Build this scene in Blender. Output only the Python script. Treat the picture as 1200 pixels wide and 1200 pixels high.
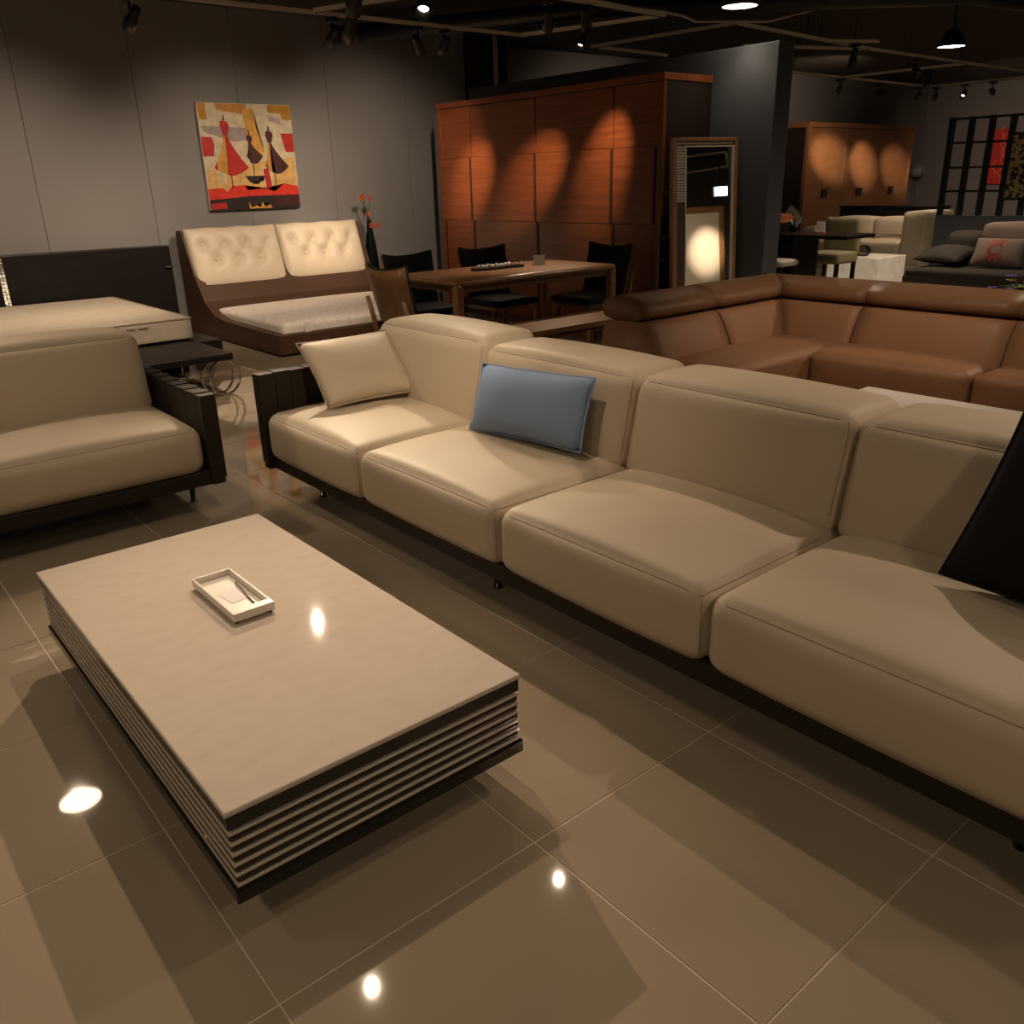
import bpy, bmesh, math, random
from mathutils import Vector, Matrix
random.seed(7)
for o in list(bpy.data.objects): bpy.data.objects.remove(o)
SC = bpy.context.scene
COL = SC.collection
# ------------------------------------------------------------------ camera
cam = bpy.data.objects.new('camera', bpy.data.cameras.new('camera')); COL.objects.link(cam)
R_ = Vector((0.76674531, -0.64142824, -0.02591225)); U_ = Vector((0.24951641, 0.26058798, 0.93264970)); F_ = Vector((0.59147543, 0.72157032, -0.35985148))
M = Matrix.Identity(4)
for i in range(3): M[i][0] = R_[i]; M[i][1] = U_[i]; M[i][2] = -F_[i]
M.translation = Vector((0, 0, 1.3815)); cam.matrix_world = M
cam.data.sensor_width = 36; cam.data.sensor_fit = 'HORIZONTAL'; cam.data.lens = 1006.0 / 1200 * 36
cam.data.clip_start = .05; cam.data.clip_end = 100
SC.camera = cam
# ------------------------------------------------------------------ world and exposure
w = bpy.data.worlds.new('World'); SC.world = w; w.use_nodes = True
w.node_tree.nodes['Background'].inputs[0].default_value = (1, .82, .62, 1); w.node_tree.nodes['Background'].inputs[1].default_value = .05
SC.view_settings.view_transform = 'Standard'; SC.view_settings.look = 'None'; SC.view_settings.gamma = 1
SC.view_settings.use_curve_mapping = False; SC.view_settings.exposure = 0.75
WARM = (1, .765, .54)
# ------------------------------------------------------------------ materials
def lin(c): return tuple(((v/12.92) if v <= .04045 else ((v+.055)/1.055)**2.4) for v in c)
def rgb(r, g, b): return lin((r/255, g/255, b/255)) + (1,)
def mat(name, col, rough=.5, metal=0, spec=.5, noise=None, bump=None, coat=0, emit=None, aniso=None, sheen=0, trans=0):
    m = bpy.data.materials.new(name); m.use_nodes = True; n = m.node_tree.nodes; l = m.node_tree.links
    b = n['Principled BSDF']; b.inputs['Base Color'].default_value = col
    b.inputs['Roughness'].default_value = rough; b.inputs['Metallic'].default_value = metal; b.inputs['Specular IOR Level'].default_value = spec
    b.inputs['Coat Weight'].default_value = coat; b.inputs['Coat Roughness'].default_value = .05
    b.inputs['Sheen Weight'].default_value = sheen; b.inputs['Transmission Weight'].default_value = trans
    if noise or bump:
        tc = n.new('ShaderNodeTexCoord')
    if noise:   # (scale xyz, colour2, detail, lo, hi)
        sc, c2, det, lo, hi = noise
        mp = n.new('ShaderNodeMapping'); mp.inputs['Scale'].default_value = sc; l.new(tc.outputs['Object'], mp.inputs[0])
        nz = n.new('ShaderNodeTexNoise'); nz.inputs['Scale'].default_value = 1; nz.inputs['Detail'].default_value = det; l.new(mp.outputs[0], nz.inputs[0])
        rp = n.new('ShaderNodeValToRGB'); rp.color_ramp.elements[0].position = lo; rp.color_ramp.elements[1].position = hi
        rp.color_ramp.elements[0].color = col; rp.color_ramp.elements[1].color = c2
        l.new(nz.outputs[0], rp.inputs[0]); l.new(rp.outputs[0], b.inputs['Base Color'])
    if bump:    # (scale, strength, distance)
        nz = n.new('ShaderNodeTexNoise'); nz.inputs['Scale'].default_value = bump[0]; nz.inputs['Detail'].default_value = 3; l.new(tc.outputs['Object'], nz.inputs[0])
        bp = n.new('ShaderNodeBump'); bp.inputs['Strength'].default_value = bump[1]; bp.inputs['Distance'].default_value = bump[2]
        l.new(nz.outputs[0], bp.inputs['Height']); l.new(bp.outputs[0], b.inputs['Normal'])
    if emit:
        b.inputs['Emission Color'].default_value = emit[0] + (1,); b.inputs['Emission Strength'].default_value = emit[1]
    return m
MT = {}
MT['tile'] = mat('polished_tile', (.36, .294, .212, 1), .03, spec=.85, noise=((1.3, 1.3, 1.3), (.332, .27, .195, 1), 3, .35, .7))
MT['grout'] = mat('grout', (.60, .50, .38, 1), .6)
MT['wall'] = mat('grey_panel', (.262, .25, .252, 1), .62, spec=.3, noise=((.8, .8, .8), (.243, .232, .234, 1), 2, .3, .7))
MT['wallgap'] = mat('panel_joint', (.12, .11, .10, 1), .8)
MT['wallfar'] = mat('grey_plaster', (.17, .155, .155, 1), .7, spec=.3, noise=((.5, .5, .5), (.15, .14, .14, 1), 2, .3, .7))
MT['blue'] = mat('blue_grey_paint', (.095, .105, .122, 1), .55, spec=.35)
MT['ceil'] = mat('black_ceiling', (.045, .038, .030, 1), .85, spec=.2)
MT['blackpaint'] = mat('black_paint', (.015, .014, .013, 1), .4)
MT['cream'] = mat('cream_leather', (.59, .493, .362, 1), .52, spec=.3, noise=((5, 5, 5), (.57, .474, .347, 1), 4, .3, .7), bump=(220, .06, .002))
MT['cream2'] = mat('cream_seam', (.40, .32, .225, 1), .6)
MT['darkleather'] = mat('dark_brown_leather', (.026, .019, .013, 1), .55, spec=.25, bump=(160, .12, .002))
MT['chrome'] = mat('chrome', (.75, .73, .7, 1), .12, 1)
MT['gunmetal'] = mat('dark_chrome', (.10, .08, .065, 1), .10, 1)
MT['darkband'] = mat('dark_glossy_band', (.030, .021, .015, 1), .10, spec=.7)
MT['bluefab'] = mat('blue_fabric', (.25, .345, .52, 1), .85, spec=.2, bump=(500, .25, .002))
MT['blackfab'] = mat('black_fabric', (.010, .009, .008, 1), .85, spec=.2, bump=(400, .2, .002))
MT['stone'] = mat('beige_lacquered_stone', (.60, .515, .435, 1), .025, spec=.5, noise=((16, 26, 16), (.57, .485, .405, 1), 5, .42, .62))
MT['blackgloss'] = mat('black_gloss', (.012, .010, .009, 1), .08, spec=.6)
MT['white'] = mat('white_lacquer', (.80, .74, .66, 1), .3)
MT['paper'] = mat('paper', (.74, .70, .68, 1), .7)
MT['wenge'] = mat('wenge_wood', (.009, .006, .006, 1), .4, spec=.25, noise=((2, 30, 30), (.014, .009, .008, 1), 4, .35, .65))
MT['ticking'] = mat('mattress_ticking', (.64, .56, .46, 1), .8, spec=.2, noise=((14, 14, 14), (.60, .52, .42, 1), 5, .4, .6), bump=(60, .25, .006))
MT['quilt'] = mat('white_quilted', (.82, .77, .70, 1), .8, spec=.2, noise=((22, 22, 22), (.72, .66, .59, 1), 5, .45, .66), bump=(28, .35, .015))
MT['tuft'] = mat('cream_tufted_leather', (.70, .60, .47, 1), .42, spec=.4, bump=(150, .05, .002))
MT['brownlea'] = mat('chocolate_leather', (.075, .036, .02, 1), .5, spec=.4, bump=(150, .1, .002))
MT['cherry'] = mat('cherry_wood', (.27, .070, .020, 1), .34, spec=.5, noise=((40, 2.2, 38), (.185, .044, .012, 1), 5, .35, .68))
MT['cherrydark'] = mat('dark_cherry_grip', (.05, .018, .009, 1), .5)  # darker cherry for the wardrobe grips and plinth
MT['wardside'] = mat('dark_cherry_side', (.018, .010, .007, 1), .5)
MT['tan'] = mat('tan_wood_door', (.27, .12, .05, 1), .4, spec=.4, noise=((3, 20, 12), (.225, .095, .038, 1), 4, .35, .65))
MT['oak'] = mat('walnut_oak', (.30, .155, .065, 1), .3, spec=.5, noise=((4, 45, 45), (.22, .105, .04, 1), 4, .35, .65))
MT['ply'] = mat('walnut_plywood', (.17, .085, .036, 1), .38, spec=.4, noise=((40, 40, 4), (.12, .06, .026, 1), 4, .35, .65))
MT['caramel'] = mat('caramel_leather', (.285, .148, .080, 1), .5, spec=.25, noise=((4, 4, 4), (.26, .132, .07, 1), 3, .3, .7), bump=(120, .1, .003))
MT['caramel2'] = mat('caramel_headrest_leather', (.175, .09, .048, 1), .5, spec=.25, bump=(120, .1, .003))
MT['caramelseam'] = mat('caramel_seam', (.10, .042, .018, 1), .6)
MT['marble'] = mat('white_marble', (.80, .77, .74, 1), .15, noise=((4, 4, 4), (.60, .55, .50, 1), 6, .5, .78))
MT['mirror'] = mat('mirror_glass', (.86, .88, .86, 1), .01, 1)
MT['mosaic'] = mat('mosaic_tile', (.82, .77, .70, 1), .35)
MT['rustic'] = mat('rustic_wood', (.10, .045, .02, 1), .5, noise=((30, 30, 9), (.035, .018, .01, 1), 4, .35, .65))
MT['frame'] = mat('honey_wood_frame', (.33, .175, .07, 1), .4, noise=((30, 30, 5), (.26, .13, .05, 1), 3, .35, .65))
MT['track'] = mat('cream_track', (.85, .79, .66, 1), .45)
MT['trackdark'] = mat('track_channel', (.03, .027, .022, 1), .5)
MT['spot'] = mat('black_spot_housing', (.012, .012, .011, 1), .38)
MT['lens'] = mat('lit_lens', (1, .9, .75, 1), .3, emit=((1, .86, .66), 12))
MT['lensdim'] = mat('lit_reflector', (.9, .8, .65, 1), .3, emit=((1, .82, .58), 9))
MT['olive'] = mat('olive_upholstery', (.36, .33, .20, 1), .8, bump=(200, .15, .003))
MT['beige'] = mat('beige_leather', (.58, .50, .38, 1), .5, spec=.3)
MT['greysofa'] = mat('taupe_fabric', (.24, .185, .155, 1), .85, spec=.2, bump=(200, .15, .003))
MT['greydark'] = mat('charcoal_taupe_fabric', (.055, .047, .042, 1), .85, spec=.2)
MT['red'] = mat('red_print', (.45, .02, .018, 1), .6)
MT['alab'] = mat('lit_alabaster', (.85, .78, .66, 1), .35, noise=((6, 6, 6), (.62, .50, .36, 1), 6, .45, .7), emit=((1, .80, .56), .13))
MT['leaf'] = mat('green_leaf', (.05, .10, .03, 1), .5)
MT['petalw'] = mat('white_petal', (.85, .80, .76, 1), .6)
MT['petalp'] = mat('purple_petal', (.20, .09, .55, 1), .6)
MT['petalo'] = mat('orange_petal', (.80, .17, .07, 1), .55)
MT['petaly'] = mat('yellow_petal', (.80, .40, .05, 1), .55)
MT['vase'] = mat('black_green_glaze', (.004, .008, .008, 1), .15)
MT['exit'] = mat('lit_exit_sign', (.7, .9, .9, 1), .4, emit=((.75, .95, 1.0), 3.5))
MT['copper'] = mat('copper_lacquer', (.55, .17, .07, 1), .3)
MT['silver'] = mat('silver_mosaic', (.7, .68, .64, 1), .22, 1)
MT['glass'] = mat('frosted_glass', (.35, .34, .33, 1), .15, trans=.5)
MT['canvasw'] = mat('plain_canvas', (.78, .70, .58, 1), .7)
# ------------------------------------------------------------------ helpers
def V(*a): return Vector(a)
def obj(name, bm, m, parent=None, smooth=False, loc=None, rot=None):
    me = bpy.data.meshes.new(name); bm.normal_update(); bm.to_mesh(me); bm.free()
    for mm in (m if isinstance(m, (list, tuple)) else [m]): me.materials.append(MT[mm])
    if smooth:
        for p in me.polygons: p.use_smooth = True
    o = bpy.data.objects.new(name, me); COL.objects.link(o)
    if parent: o.parent = parent
    if loc: o.location = loc
    if rot: o.rotation_euler = rot
    return o
def copyo(o, parent, loc=None, rot=None):
    c = o.copy(); COL.objects.link(c); c.parent = parent
    if loc is not None: c.location = loc
    if rot is not None: c.rotation_euler = rot
    return c
def copytree(r, loc, rz, label):
    c = r.copy(); COL.objects.link(c); c.location = loc; c.rotation_euler = (0, 0, rz); c['label'] = label
    for ch in r.children:
        k = copyo(ch, c)
        for g in ch.children: copyo(g, k)
    return c
def tag(o, label, cat, group=None):
    o['label'] = label; o['category'] = cat
    if group: o['group'] = group
    return o
def thing(name, label, cat, loc=(0, 0, 0), rz=0, group=None):
    o = bpy.data.objects.new(name, None); COL.objects.link(o); o.empty_display_size = .1
    o.location = loc; o.rotation_euler = (0, 0, rz)
    return tag(o, label, cat, group)
def struct(o): o['kind'] = 'structure'; return o
def bx(bm, x0, x1, y0, y1, z0, z1, bev=0, seg=2, mi=0):
    vs = [bm.verts.new(c) for c in ((x0, y0, z0), (x1, y0, z0), (x1, y1, z0), (x0, y1, z0), (x0, y0, z1), (x1, y0, z1), (x1, y1, z1), (x0, y1, z1))]
    fs = [bm.faces.new([vs[i] for i in f]) for f in ((3, 2, 1, 0), (4, 5, 6, 7), (0, 1, 5, 4), (1, 2, 6, 5), (2, 3, 7, 6), (3, 0, 4, 7))]
    for f in fs: f.material_index = mi
    if bev:
        es = {e for f in fs for e in f.edges}
        bmesh.ops.bevel(bm, geom=list(es), offset=bev, segments=seg, profile=.5, affect='EDGES', clamp_overlap=True)
    return bm
def box(x0, x1, y0, y1, z0, z1, bev=0, seg=2): return bx(bmesh.new(), x0, x1, y0, y1, z0, z1, bev, seg)
def prism(poly, axis, a, b, bm=None, mi=0):
    """extrude a 2-D polygon along axis from a to b; poly in the two other axes (x: (y,z), y: (x,z), z: (x,y))"""
    bm = bm or bmesh.new()
    def P(u, v, t): return {'x': (t, u, v), 'y': (u, t, v), 'z': (u, v, t)}[axis]
    A = [bm.verts.new(P(u, v, a)) for u, v in poly]; B = [bm.verts.new(P(u, v, b)) for u, v in poly]
    n = len(poly); fs = [bm.faces.new(A), bm.faces.new(B[::-1])]
    for i in range(n): fs.append(bm.faces.new((A[i], B[i], B[(i+1) % n], A[(i+1) % n])))
    for f in fs: f.material_index = mi
    bmesh.ops.recalc_face_normals(bm, faces=fs)
    return bm
def tube(pts, r, bm=None, n=8, closed=False):
    bm = bm or bmesh.new(); pts = [Vector(p) for p in pts]; N = len(pts); rings = []
    rr = r if isinstance(r, (list, tuple)) else [r]*N
    nrm = None
    for i, p in enumerate(pts):
        a = pts[(i-1) % N] if (closed or i > 0) else p; b = pts[(i+1) % N] if (closed or i < N-1) else p
        t = (b-a).normalized()
        if nrm is None: nrm = t.orthogonal().normalized()
        nrm = (nrm - t*nrm.dot(t)).normalized(); bi = t.cross(nrm)
        rings.append([bm.verts.new(p + (nrm*math.cos(2*math.pi*k/n) + bi*math.sin(2*math.pi*k/n))*rr[i]) for k in range(n)])
    for i in range(N if closed else N-1):
        A, B = rings[i], rings[(i+1) % N]
        for k in range(n): bm.faces.new((A[k], A[(k+1) % n], B[(k+1) % n], B[k]))
    if not closed: bm.faces.new(rings[0][::-1]); bm.faces.new(rings[-1])
    return bm
def lathe(prof, bm=None, n=20, c=(0, 0, 0)):
    bm = bm or bmesh.new(); rings = []
    for r, z in prof:
        rings.append([bm.verts.new((c[0]+r*math.cos(2*math.pi*k/n), c[1]+r*math.sin(2*math.pi*k/n), c[2]+z)) for k in range(n)] if r > 1e-6 else [bm.verts.new((c[0], c[1], c[2]+z))])
    for A, B in zip(rings, rings[1:]):
        for k in range(n):
            k2 = (k+1) % n
            if len(A) == 1 and len(B) > 1: bm.faces.new((A[0], B[k2], B[k]))
            elif len(B) == 1 and len(A) > 1: bm.faces.new((A[k], A[k2], B[0]))
            elif len(A) > 1: bm.faces.new((A[k], A[k2], B[k2], B[k]))
    if len(rings[0]) > 1: bm.faces.new(rings[0][::-1])
    if len(rings[-1]) > 1: bm.faces.new(rings[-1])
    return bm
def cushion_map(x0, x1, y0, y1, z0, z1, r=.04, bulge=(0, 0, 0), fn=None, pw=1.0):
    h = V((x1-x0)/2, (y1-y0)/2, (z1-z0)/2); c = V((x0+x1)/2, (y0+y1)/2, (z0+z1)/2)
    def f(q):
        p = V(q[0]*h.x, q[1]*h.y, q[2]*h.z); inn = V(*[max(-(h[i]-r), min(h[i]-r, p[i])) for i in range(3)])
        d = p-inn
        if d.length > 1e-9: p = inn + d.normalized()*r
        u = [max(0, 1-q[i]**2)**pw for i in range(3)]
        p.x += q[0]*bulge[0]*u[1]*u[2]; p.y += q[1]*bulge[1]*u[0]*u[2]; p.z += q[2]*bulge[2]*u[0]*u[1]
        p = p + c
        return fn(p) if fn else p
    return f
def cushion(x0, x1, y0, y1, z0, z1, r=.04, bulge=(0, 0, 0), n=14, fn=None, pw=1.0):
    """rounded soft box; bulge = how far the middle of the x, y and z faces swells"""
    bm = bmesh.new(); bmesh.ops.create_cube(bm, size=2)
    bmesh.ops.subdivide_edges(bm, edges=bm.edges[:], cuts=n, use_grid_fill=True)
    f = cushion_map(x0, x1, y0, y1, z0, z1, r, bulge, fn, pw)
    for v in bm.verts: v.co = f([math.copysign(abs(t)**.7, t) for t in v.co])
    return bm
def seamline(f, corners, n=14):
    out = []
    for a, b in zip(corners, corners[1:]):
        for k in range(n): out.append(f([a[i]+(b[i]-a[i])*k/n for i in range(3)]))
    out.append(f(list(corners[-1])))
    return out
def pillow(w, h, t, n=16, pinch=.05):
    bm = bmesh.new(); top = {}; bot = {}
    for i in range(n+1):
        for j in range(n+1):
            u = -1+2*i/n; v = -1+2*j/n
            x = w/2*u*(1-pinch*(1-v*v)*abs(u)); y = h/2*v*(1-pinch*(1-u*u)*abs(v))
            a = (1-abs(u)**2.6)*(1-abs(v)**2.6); z = t/2*(a**.62) if a > 1e-9 else 0
            top[i, j] = bm.verts.new((x, y, z))
            bot[i, j] = top[i, j] if i in (0, n) or j in (0, n) else bm.verts.new((x, y, -z))
    for i in range(n):
        for j in range(n):
            bm.faces.new((top[i, j], top[i+1, j], top[i+1, j+1], top[i, j+1]))
            bm.faces.new((bot[i, j], bot[i, j+1], bot[i+1, j+1], bot[i+1, j]))
    return bm
def pillow_edge(w, h, n=16, pinch=.05):
    def P(u, v): return (w/2*u*(1-pinch*(1-v*v)*abs(u)), h/2*v*(1-pinch*(1-u*u)*abs(v)), 0)
    L = [P(-1+2*i/n, -1) for i in range(n)]+[P(1, -1+2*i/n) for i in range(n)]+[P(1-2*i/n, 1) for i in range(n)]+[P(-1, 1-2*i/n) for i in range(n)]
    return L
def place_pillow(name, label, w, h, t, m, mseam, origin, xdir, ydir, pinch=.05, group=None):
    x = Vector(xdir).normalized(); y = Vector(ydir); y = (y-x*y.dot(x)).normalized(); z = x.cross(y)
    r = thing(name, label, 'pillow', origin, 0, group)
    mm = Matrix((x, y, z)).transposed()
    def tr(bm):
        for v in bm.verts: v.co = mm @ (v.co + V(0, h/2, 0))
        return bm
    c = obj('cover', tr(pillow(w, h, t, pinch=pinch)), m, r, True)
    obj('piping', tr(tube(pillow_edge(w, h, pinch=pinch), .004, n=6, closed=True)), mseam, c, True)
    return r
def spotlight(fix, pos, aim, power, angle=45, blend=.7, rad=.03, col=WARM):
    l = bpy.data.lights.new('lamp_light', 'SPOT'); l.energy = power; l.spot_size = math.radians(angle); l.spot_blend = blend
    l.shadow_soft_size = rad; l.color = col
    o = bpy.data.objects.new('lamp_light', l); COL.objects.link(o)
    d = Vector(aim)-Vector(pos); o.location = pos; o.rotation_euler = d.to_track_quat('-Z', 'Y').to_euler()
    if fix:
        o.parent = fix; o.matrix_parent_inverse = Matrix.Translation(-Vector(fix.location))
    return o
TRZ = 2.6
def fixture(pos, aim, label, power=0, angle=45, blend=1.0, big=1.0, rail=TRZ, rad=.014, lit=True):
    """track spotlight: adapter on the rail, yoke, can, lit lens; pos = centre of the can"""
    t = thing('track_spotlight', label, 'spotlight', pos, 0, 'black spotlights on the ceiling tracks')
    d = (Vector(aim)-Vector(pos)).normalized(); q = d.to_track_quat('Z', 'Y').to_matrix()
    L = .17*big; R = .042*big
    bm = bmesh.new(); bx(bm, -.02, .02, -.055, .055, rail-pos[2]-.035, rail-pos[2]-.002, .004)
    obj('track_adapter', bm, 'spot', t)
    ov = V(0, 0, rail-pos[2]-.03)
    obj('yoke', tube([ov, ov*.6, (0, 0, R*.4)], .010, n=8), 'spot', t, True)
    bm = lathe([(0, -L*.62), (R*.55, -L*.6), (R*.78, -L*.45), (R*.8, -L*.1), (R, -L*.05), (R*1.02, L*.45), (R*.92, L*.45), (R*.80, L*.02), (0, L*.02)], n=18)
    for v in bm.verts: v.co = q @ v.co
    obj('lamp_can', bm, 'spot', t, True)
    bm = lathe([(0, L*.025), (R*.72, L*.025), (R*.72, L*.04), (0, L*.05)], n=16)
    for v in bm.verts: v.co = q @ v.co
    obj('lens', bm, 'lens' if lit else 'gunmetal', t, True)
    if power: spotlight(t, Vector(pos)+d*(L*.30), aim, power, angle, blend, rad)
    return t
# ================================================================== THE SHELL
GX, GY, TX, TY = .3748, 1.1615, .6161, .6
fb = bmesh.new(); bx(fb, -4, 21, -7.2, 11, -.12, -.0015)
floor = struct(obj('floor', fb, 'grout'))
tm = None; g = .0021
i0, i1, j0, j1 = -3, 10, -3, 14
for i in range(i0, i1):
    for j in range(j0, j1):
        if tm is None:
            tm = obj('floor_tile', box(g, TX-g, g, TY-g, -.0014, 0, .0008, 1), 'tile', floor, loc=(GX+i*TX, GY+j*TY, 0))
        else:
            if GY+j*TY > 9.15: continue
            copyo(tm, floor, (GX+i*TX, GY+j*TY, 0))
xe = GX+i1*TX; ye = GY+j0*TY
fm = bmesh.new(); bx(fm, xe, 21, -7.2, 11, -.0014, 0); bx(fm, -4, GX+i0*TX, -7.2, 11, -.0014, 0); bx(fm, GX+i0*TX, xe, -7.2, ye, -.0014, 0)
o = obj('distant_tiling', fm, 'tile', floor); o['kind'] = 'stuff'
CZ = 3.05
struct(obj('ceiling', box(-4, 21, -7.2, 11, CZ, CZ+.15), 'ceil'))
wl = struct(obj('wall_back', box(-4, 7.0, 9.225, 9.4, 0, CZ), 'wallgap'))
pm = None
for k in range(10):
    x0 = 2.045+(k-6)*1.019+.0015
    if x0 > 6.2: continue
    if pm is None: pm = obj('wall_panel', box(0, 1.016, 9.2, 9.2245, .08, CZ-.002, .003, 1), 'wall', wl, loc=(x0, 0, 0))
    else: copyo(pm, wl, (x0, 0, 0))
obj('wall_panel', box(2.045+4*1.019+.0015, 6.998, 9.2, 9.2245, .08, CZ-.002, .003, 1), 'wall', wl)
struct(obj('trim_1', box(7.0, 7.5, 9.0, 9.4, 0, CZ, .01), 'blackpaint'))
obj('service_pipe', tube([(7.28, 8.96, 0), (7.28, 8.96, CZ)], .03), 'track', bpy.data.objects['trim_1'], True)
struct(obj('baseboard_back', box(-4, 7.0, 9.185, 9.2, 0, .08, .004), 'wallfar'))
struct(obj('wall_far', box(7.5, 20.2, 9.9, 10.1, 0, CZ), 'wallfar'))
struct(obj('wall_right', box(20, 20.2, -7, 9.9, 0, CZ), 'wallfar'))
struct(obj('wall_near', box(-4, 21, -7.2, -7.0, 0, CZ), 'wallfar'))
struct(obj('wall_left', box(-4.2, -4, -7.2, 9.4, 0, CZ), 'wallfar'))
# free-standing partition behind the wardrobe
struct(obj('wall_partition', box(6.505, 6.72, 4.47, 8.5, 0, 2.355, .006), 'blue'))
struct(obj('trim_2', box(5.95, 6.5, 8.285, 8.42, 0, 2.10, .006), 'blue'))
# ceiling services
o = obj('air_duct', tube([(5.2, 9.0, 2.86), (6.6, 6.4, 2.86), (9, 4.2, 2.86), (14, 3.4, 2.86)], .085, n=14), 'blackpaint', None, True)
tag(o, 'long black round duct hung under the black ceiling', 'duct')
o = obj('power_cable', tube([(5.0, 5.75, 2.86), (5.436, 5.604, 2.72), (6.0, 5.55, 2.685), (6.364, 5.553, 2.69), (6.75, 5.66, 2.705), (7.061, 5.767, 2.70), (7.795, 5.498, 2.72), (8.6, 5.4, 2.9)], .012, n=6), 'track', None, True)
tag(o, 'pale sagging power cable hung between two light tracks', 'cable')
def rail(pts, label, hang=(), z=TRZ):
    t = thing('light_track', label, 'track', (pts[0][0], pts[0][1], z), 0, 'light tracks hung from the ceiling')
    o0 = Vector((pts[0][0], pts[0][1], 0))
    for a, b in zip(pts, pts[1:]):
        a = Vector((a[0], a[1], 0))-o0; b = Vector((b[0], b[1], 0))-o0; d = (b-a).normalized(); n = V(-d.y, d.x, 0)
        a = a-d*.02; b = b+d*.02
        for (w_, z0, z1, m, nm) in ((.016, .004, .034, 'track', 'rail'), (.005, -.001, .006, 'trackdark', 'channel')):
            bm = bmesh.new(); vs = []
            for zz in (z0, z1):
                for p, s in ((a, -1), (b, -1), (b, 1), (a, 1)): vs.append(bm.verts.new(p+n*s*w_+V(0, 0, zz)))
            for f in ((3, 2, 1, 0), (4, 5, 6, 7), (0, 1, 5, 4), (1, 2, 6, 5), (2, 3, 7, 6), (3, 0, 4, 7)): bm.faces.new([vs[q] for q in f])
            obj(nm, bm, m, t)
    for (x, y) in hang:
        obj('hanger_rod', tube([(x-o0.x, y-o0.y, .03), (x-o0.x, y-o0.y, CZ-z)], .006, n=6), 'trackdark', t)
    return t
rail([(-.6, 6.70), (2.567, 6.673), (5.781, 6.739), (6.156, 5.36), (4.861, 5.278), (3.9, 5.25)], 'cream light track with a corner above the dining table', [(2, 6.68), (4.2, 6.7), (6.0, 5.95), (5.0, 5.29)])
rail([(3.64, 6.60), (4.12, 5.32)], 'short dark cross track over the big bed foot', [(3.9, 5.9)])
rail([(8.091, 7.001), (6.896, 6.923), (7.021, 5.287), (9.821, 5.557), (12.27, 5.608), (14.035, 5.636)], 'long angled track above the blue grey partition end', [(6.95, 6.2), (8.6, 5.44), (12, 5.6)])
rail([(9.821, 5.557), (8.3, 6.1)], 'short cross track with two lit spotlights near the partition', [(9.0, 5.85)])
rail([(8.9, 7.0), (10.677, 7.28), (14.989, 7.437), (14.965, 5.995)], 'farthest track running past the tan wardrobe', [(11, 7.29), (14.5, 7.42)])
rail([(12.235, 7.289), (12.268, 5.608)], 'cross track in front of the tan wardrobe', [(12.25, 6.4)])
rail([(2.735, 6.05), (2.735, 2.2), (3.79, 2.2), (3.79, .3)], 'track above the cream sectional outside the frame', [(2.735, 4), (3.79, 1.5)], 2.70)
rail([(1.45, 4.2), (1.45, 1.8)], 'short track above the coffee table outside the frame', [(1.45, 3.6)])
# ================================================================== CREAM SECTIONAL
YB = [3.762, 2.925, 2.04, 1.197, .33]
S = thing('sectional_sofa', 'long cream leather four seat sofa on a dark base with woven arm', 'sofa', (1.6, 2.0, 0))
def loc_(bm, o=(1.6, 2.0, 0)):
    for v in bm.verts: v.co -= Vector(o)
    return bm
obj('base', loc_(box(1.625, 2.56, .30, 3.80, .115, .185, .012)), 'darkleather', S)
XF, XB = 1.600, 2.56
for k in range(4):
    y1, y0 = YB[k]-.002, YB[k+1]+.002
    ar = (XF, 2.36, y0, y1, .175, .396, .052, (.016, .003, .040))
    sc = obj('seat_cushion', loc_(cushion(*ar, 24, pw=.7)), 'cream', S, True)
    f = cushion_map(*ar, pw=.7)
    obj('seam', loc_(tube(seamline(f, [(.5, 1, 1), (-1, 1, 1), (-1, -1, 1), (.5, -1, 1)]), .0022, n=6)), 'cream2', sc, True)
    for sy in (1, -1): obj('seam', loc_(tube(seamline(f, [(-1, sy, .9), (-1, sy, -.9)]), .0018, n=6)), 'cream2', sc, True)
for k in range(4):
    y1, y0 = YB[k]+.010, YB[k+1]+.014
    if k == 0: y1 = 3.80
    zt = .748 if k == 0 else .724
    def lean(p): return p + V(.075*(p.z-.40)/.33 if p.z > .4 else 0, 0, 0)
    ar = (2.195, 2.53, y0, y1, .36, zt, .055, (.022, .003, .022))
    bc = obj('back_cushion', loc_(cushion(*ar, 24, fn=lean, pw=.7)), 'cream', S, True)
    f = cushion_map(*ar, fn=lean, pw=.7)
    obj('seam', loc_(tube(seamline(f, [(-1, 1, -.6), (-1, 1, 1), (-1, -1, 1), (-1, -1, -.6)]), .0022, n=6)), 'cream2', bc, True)
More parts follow.
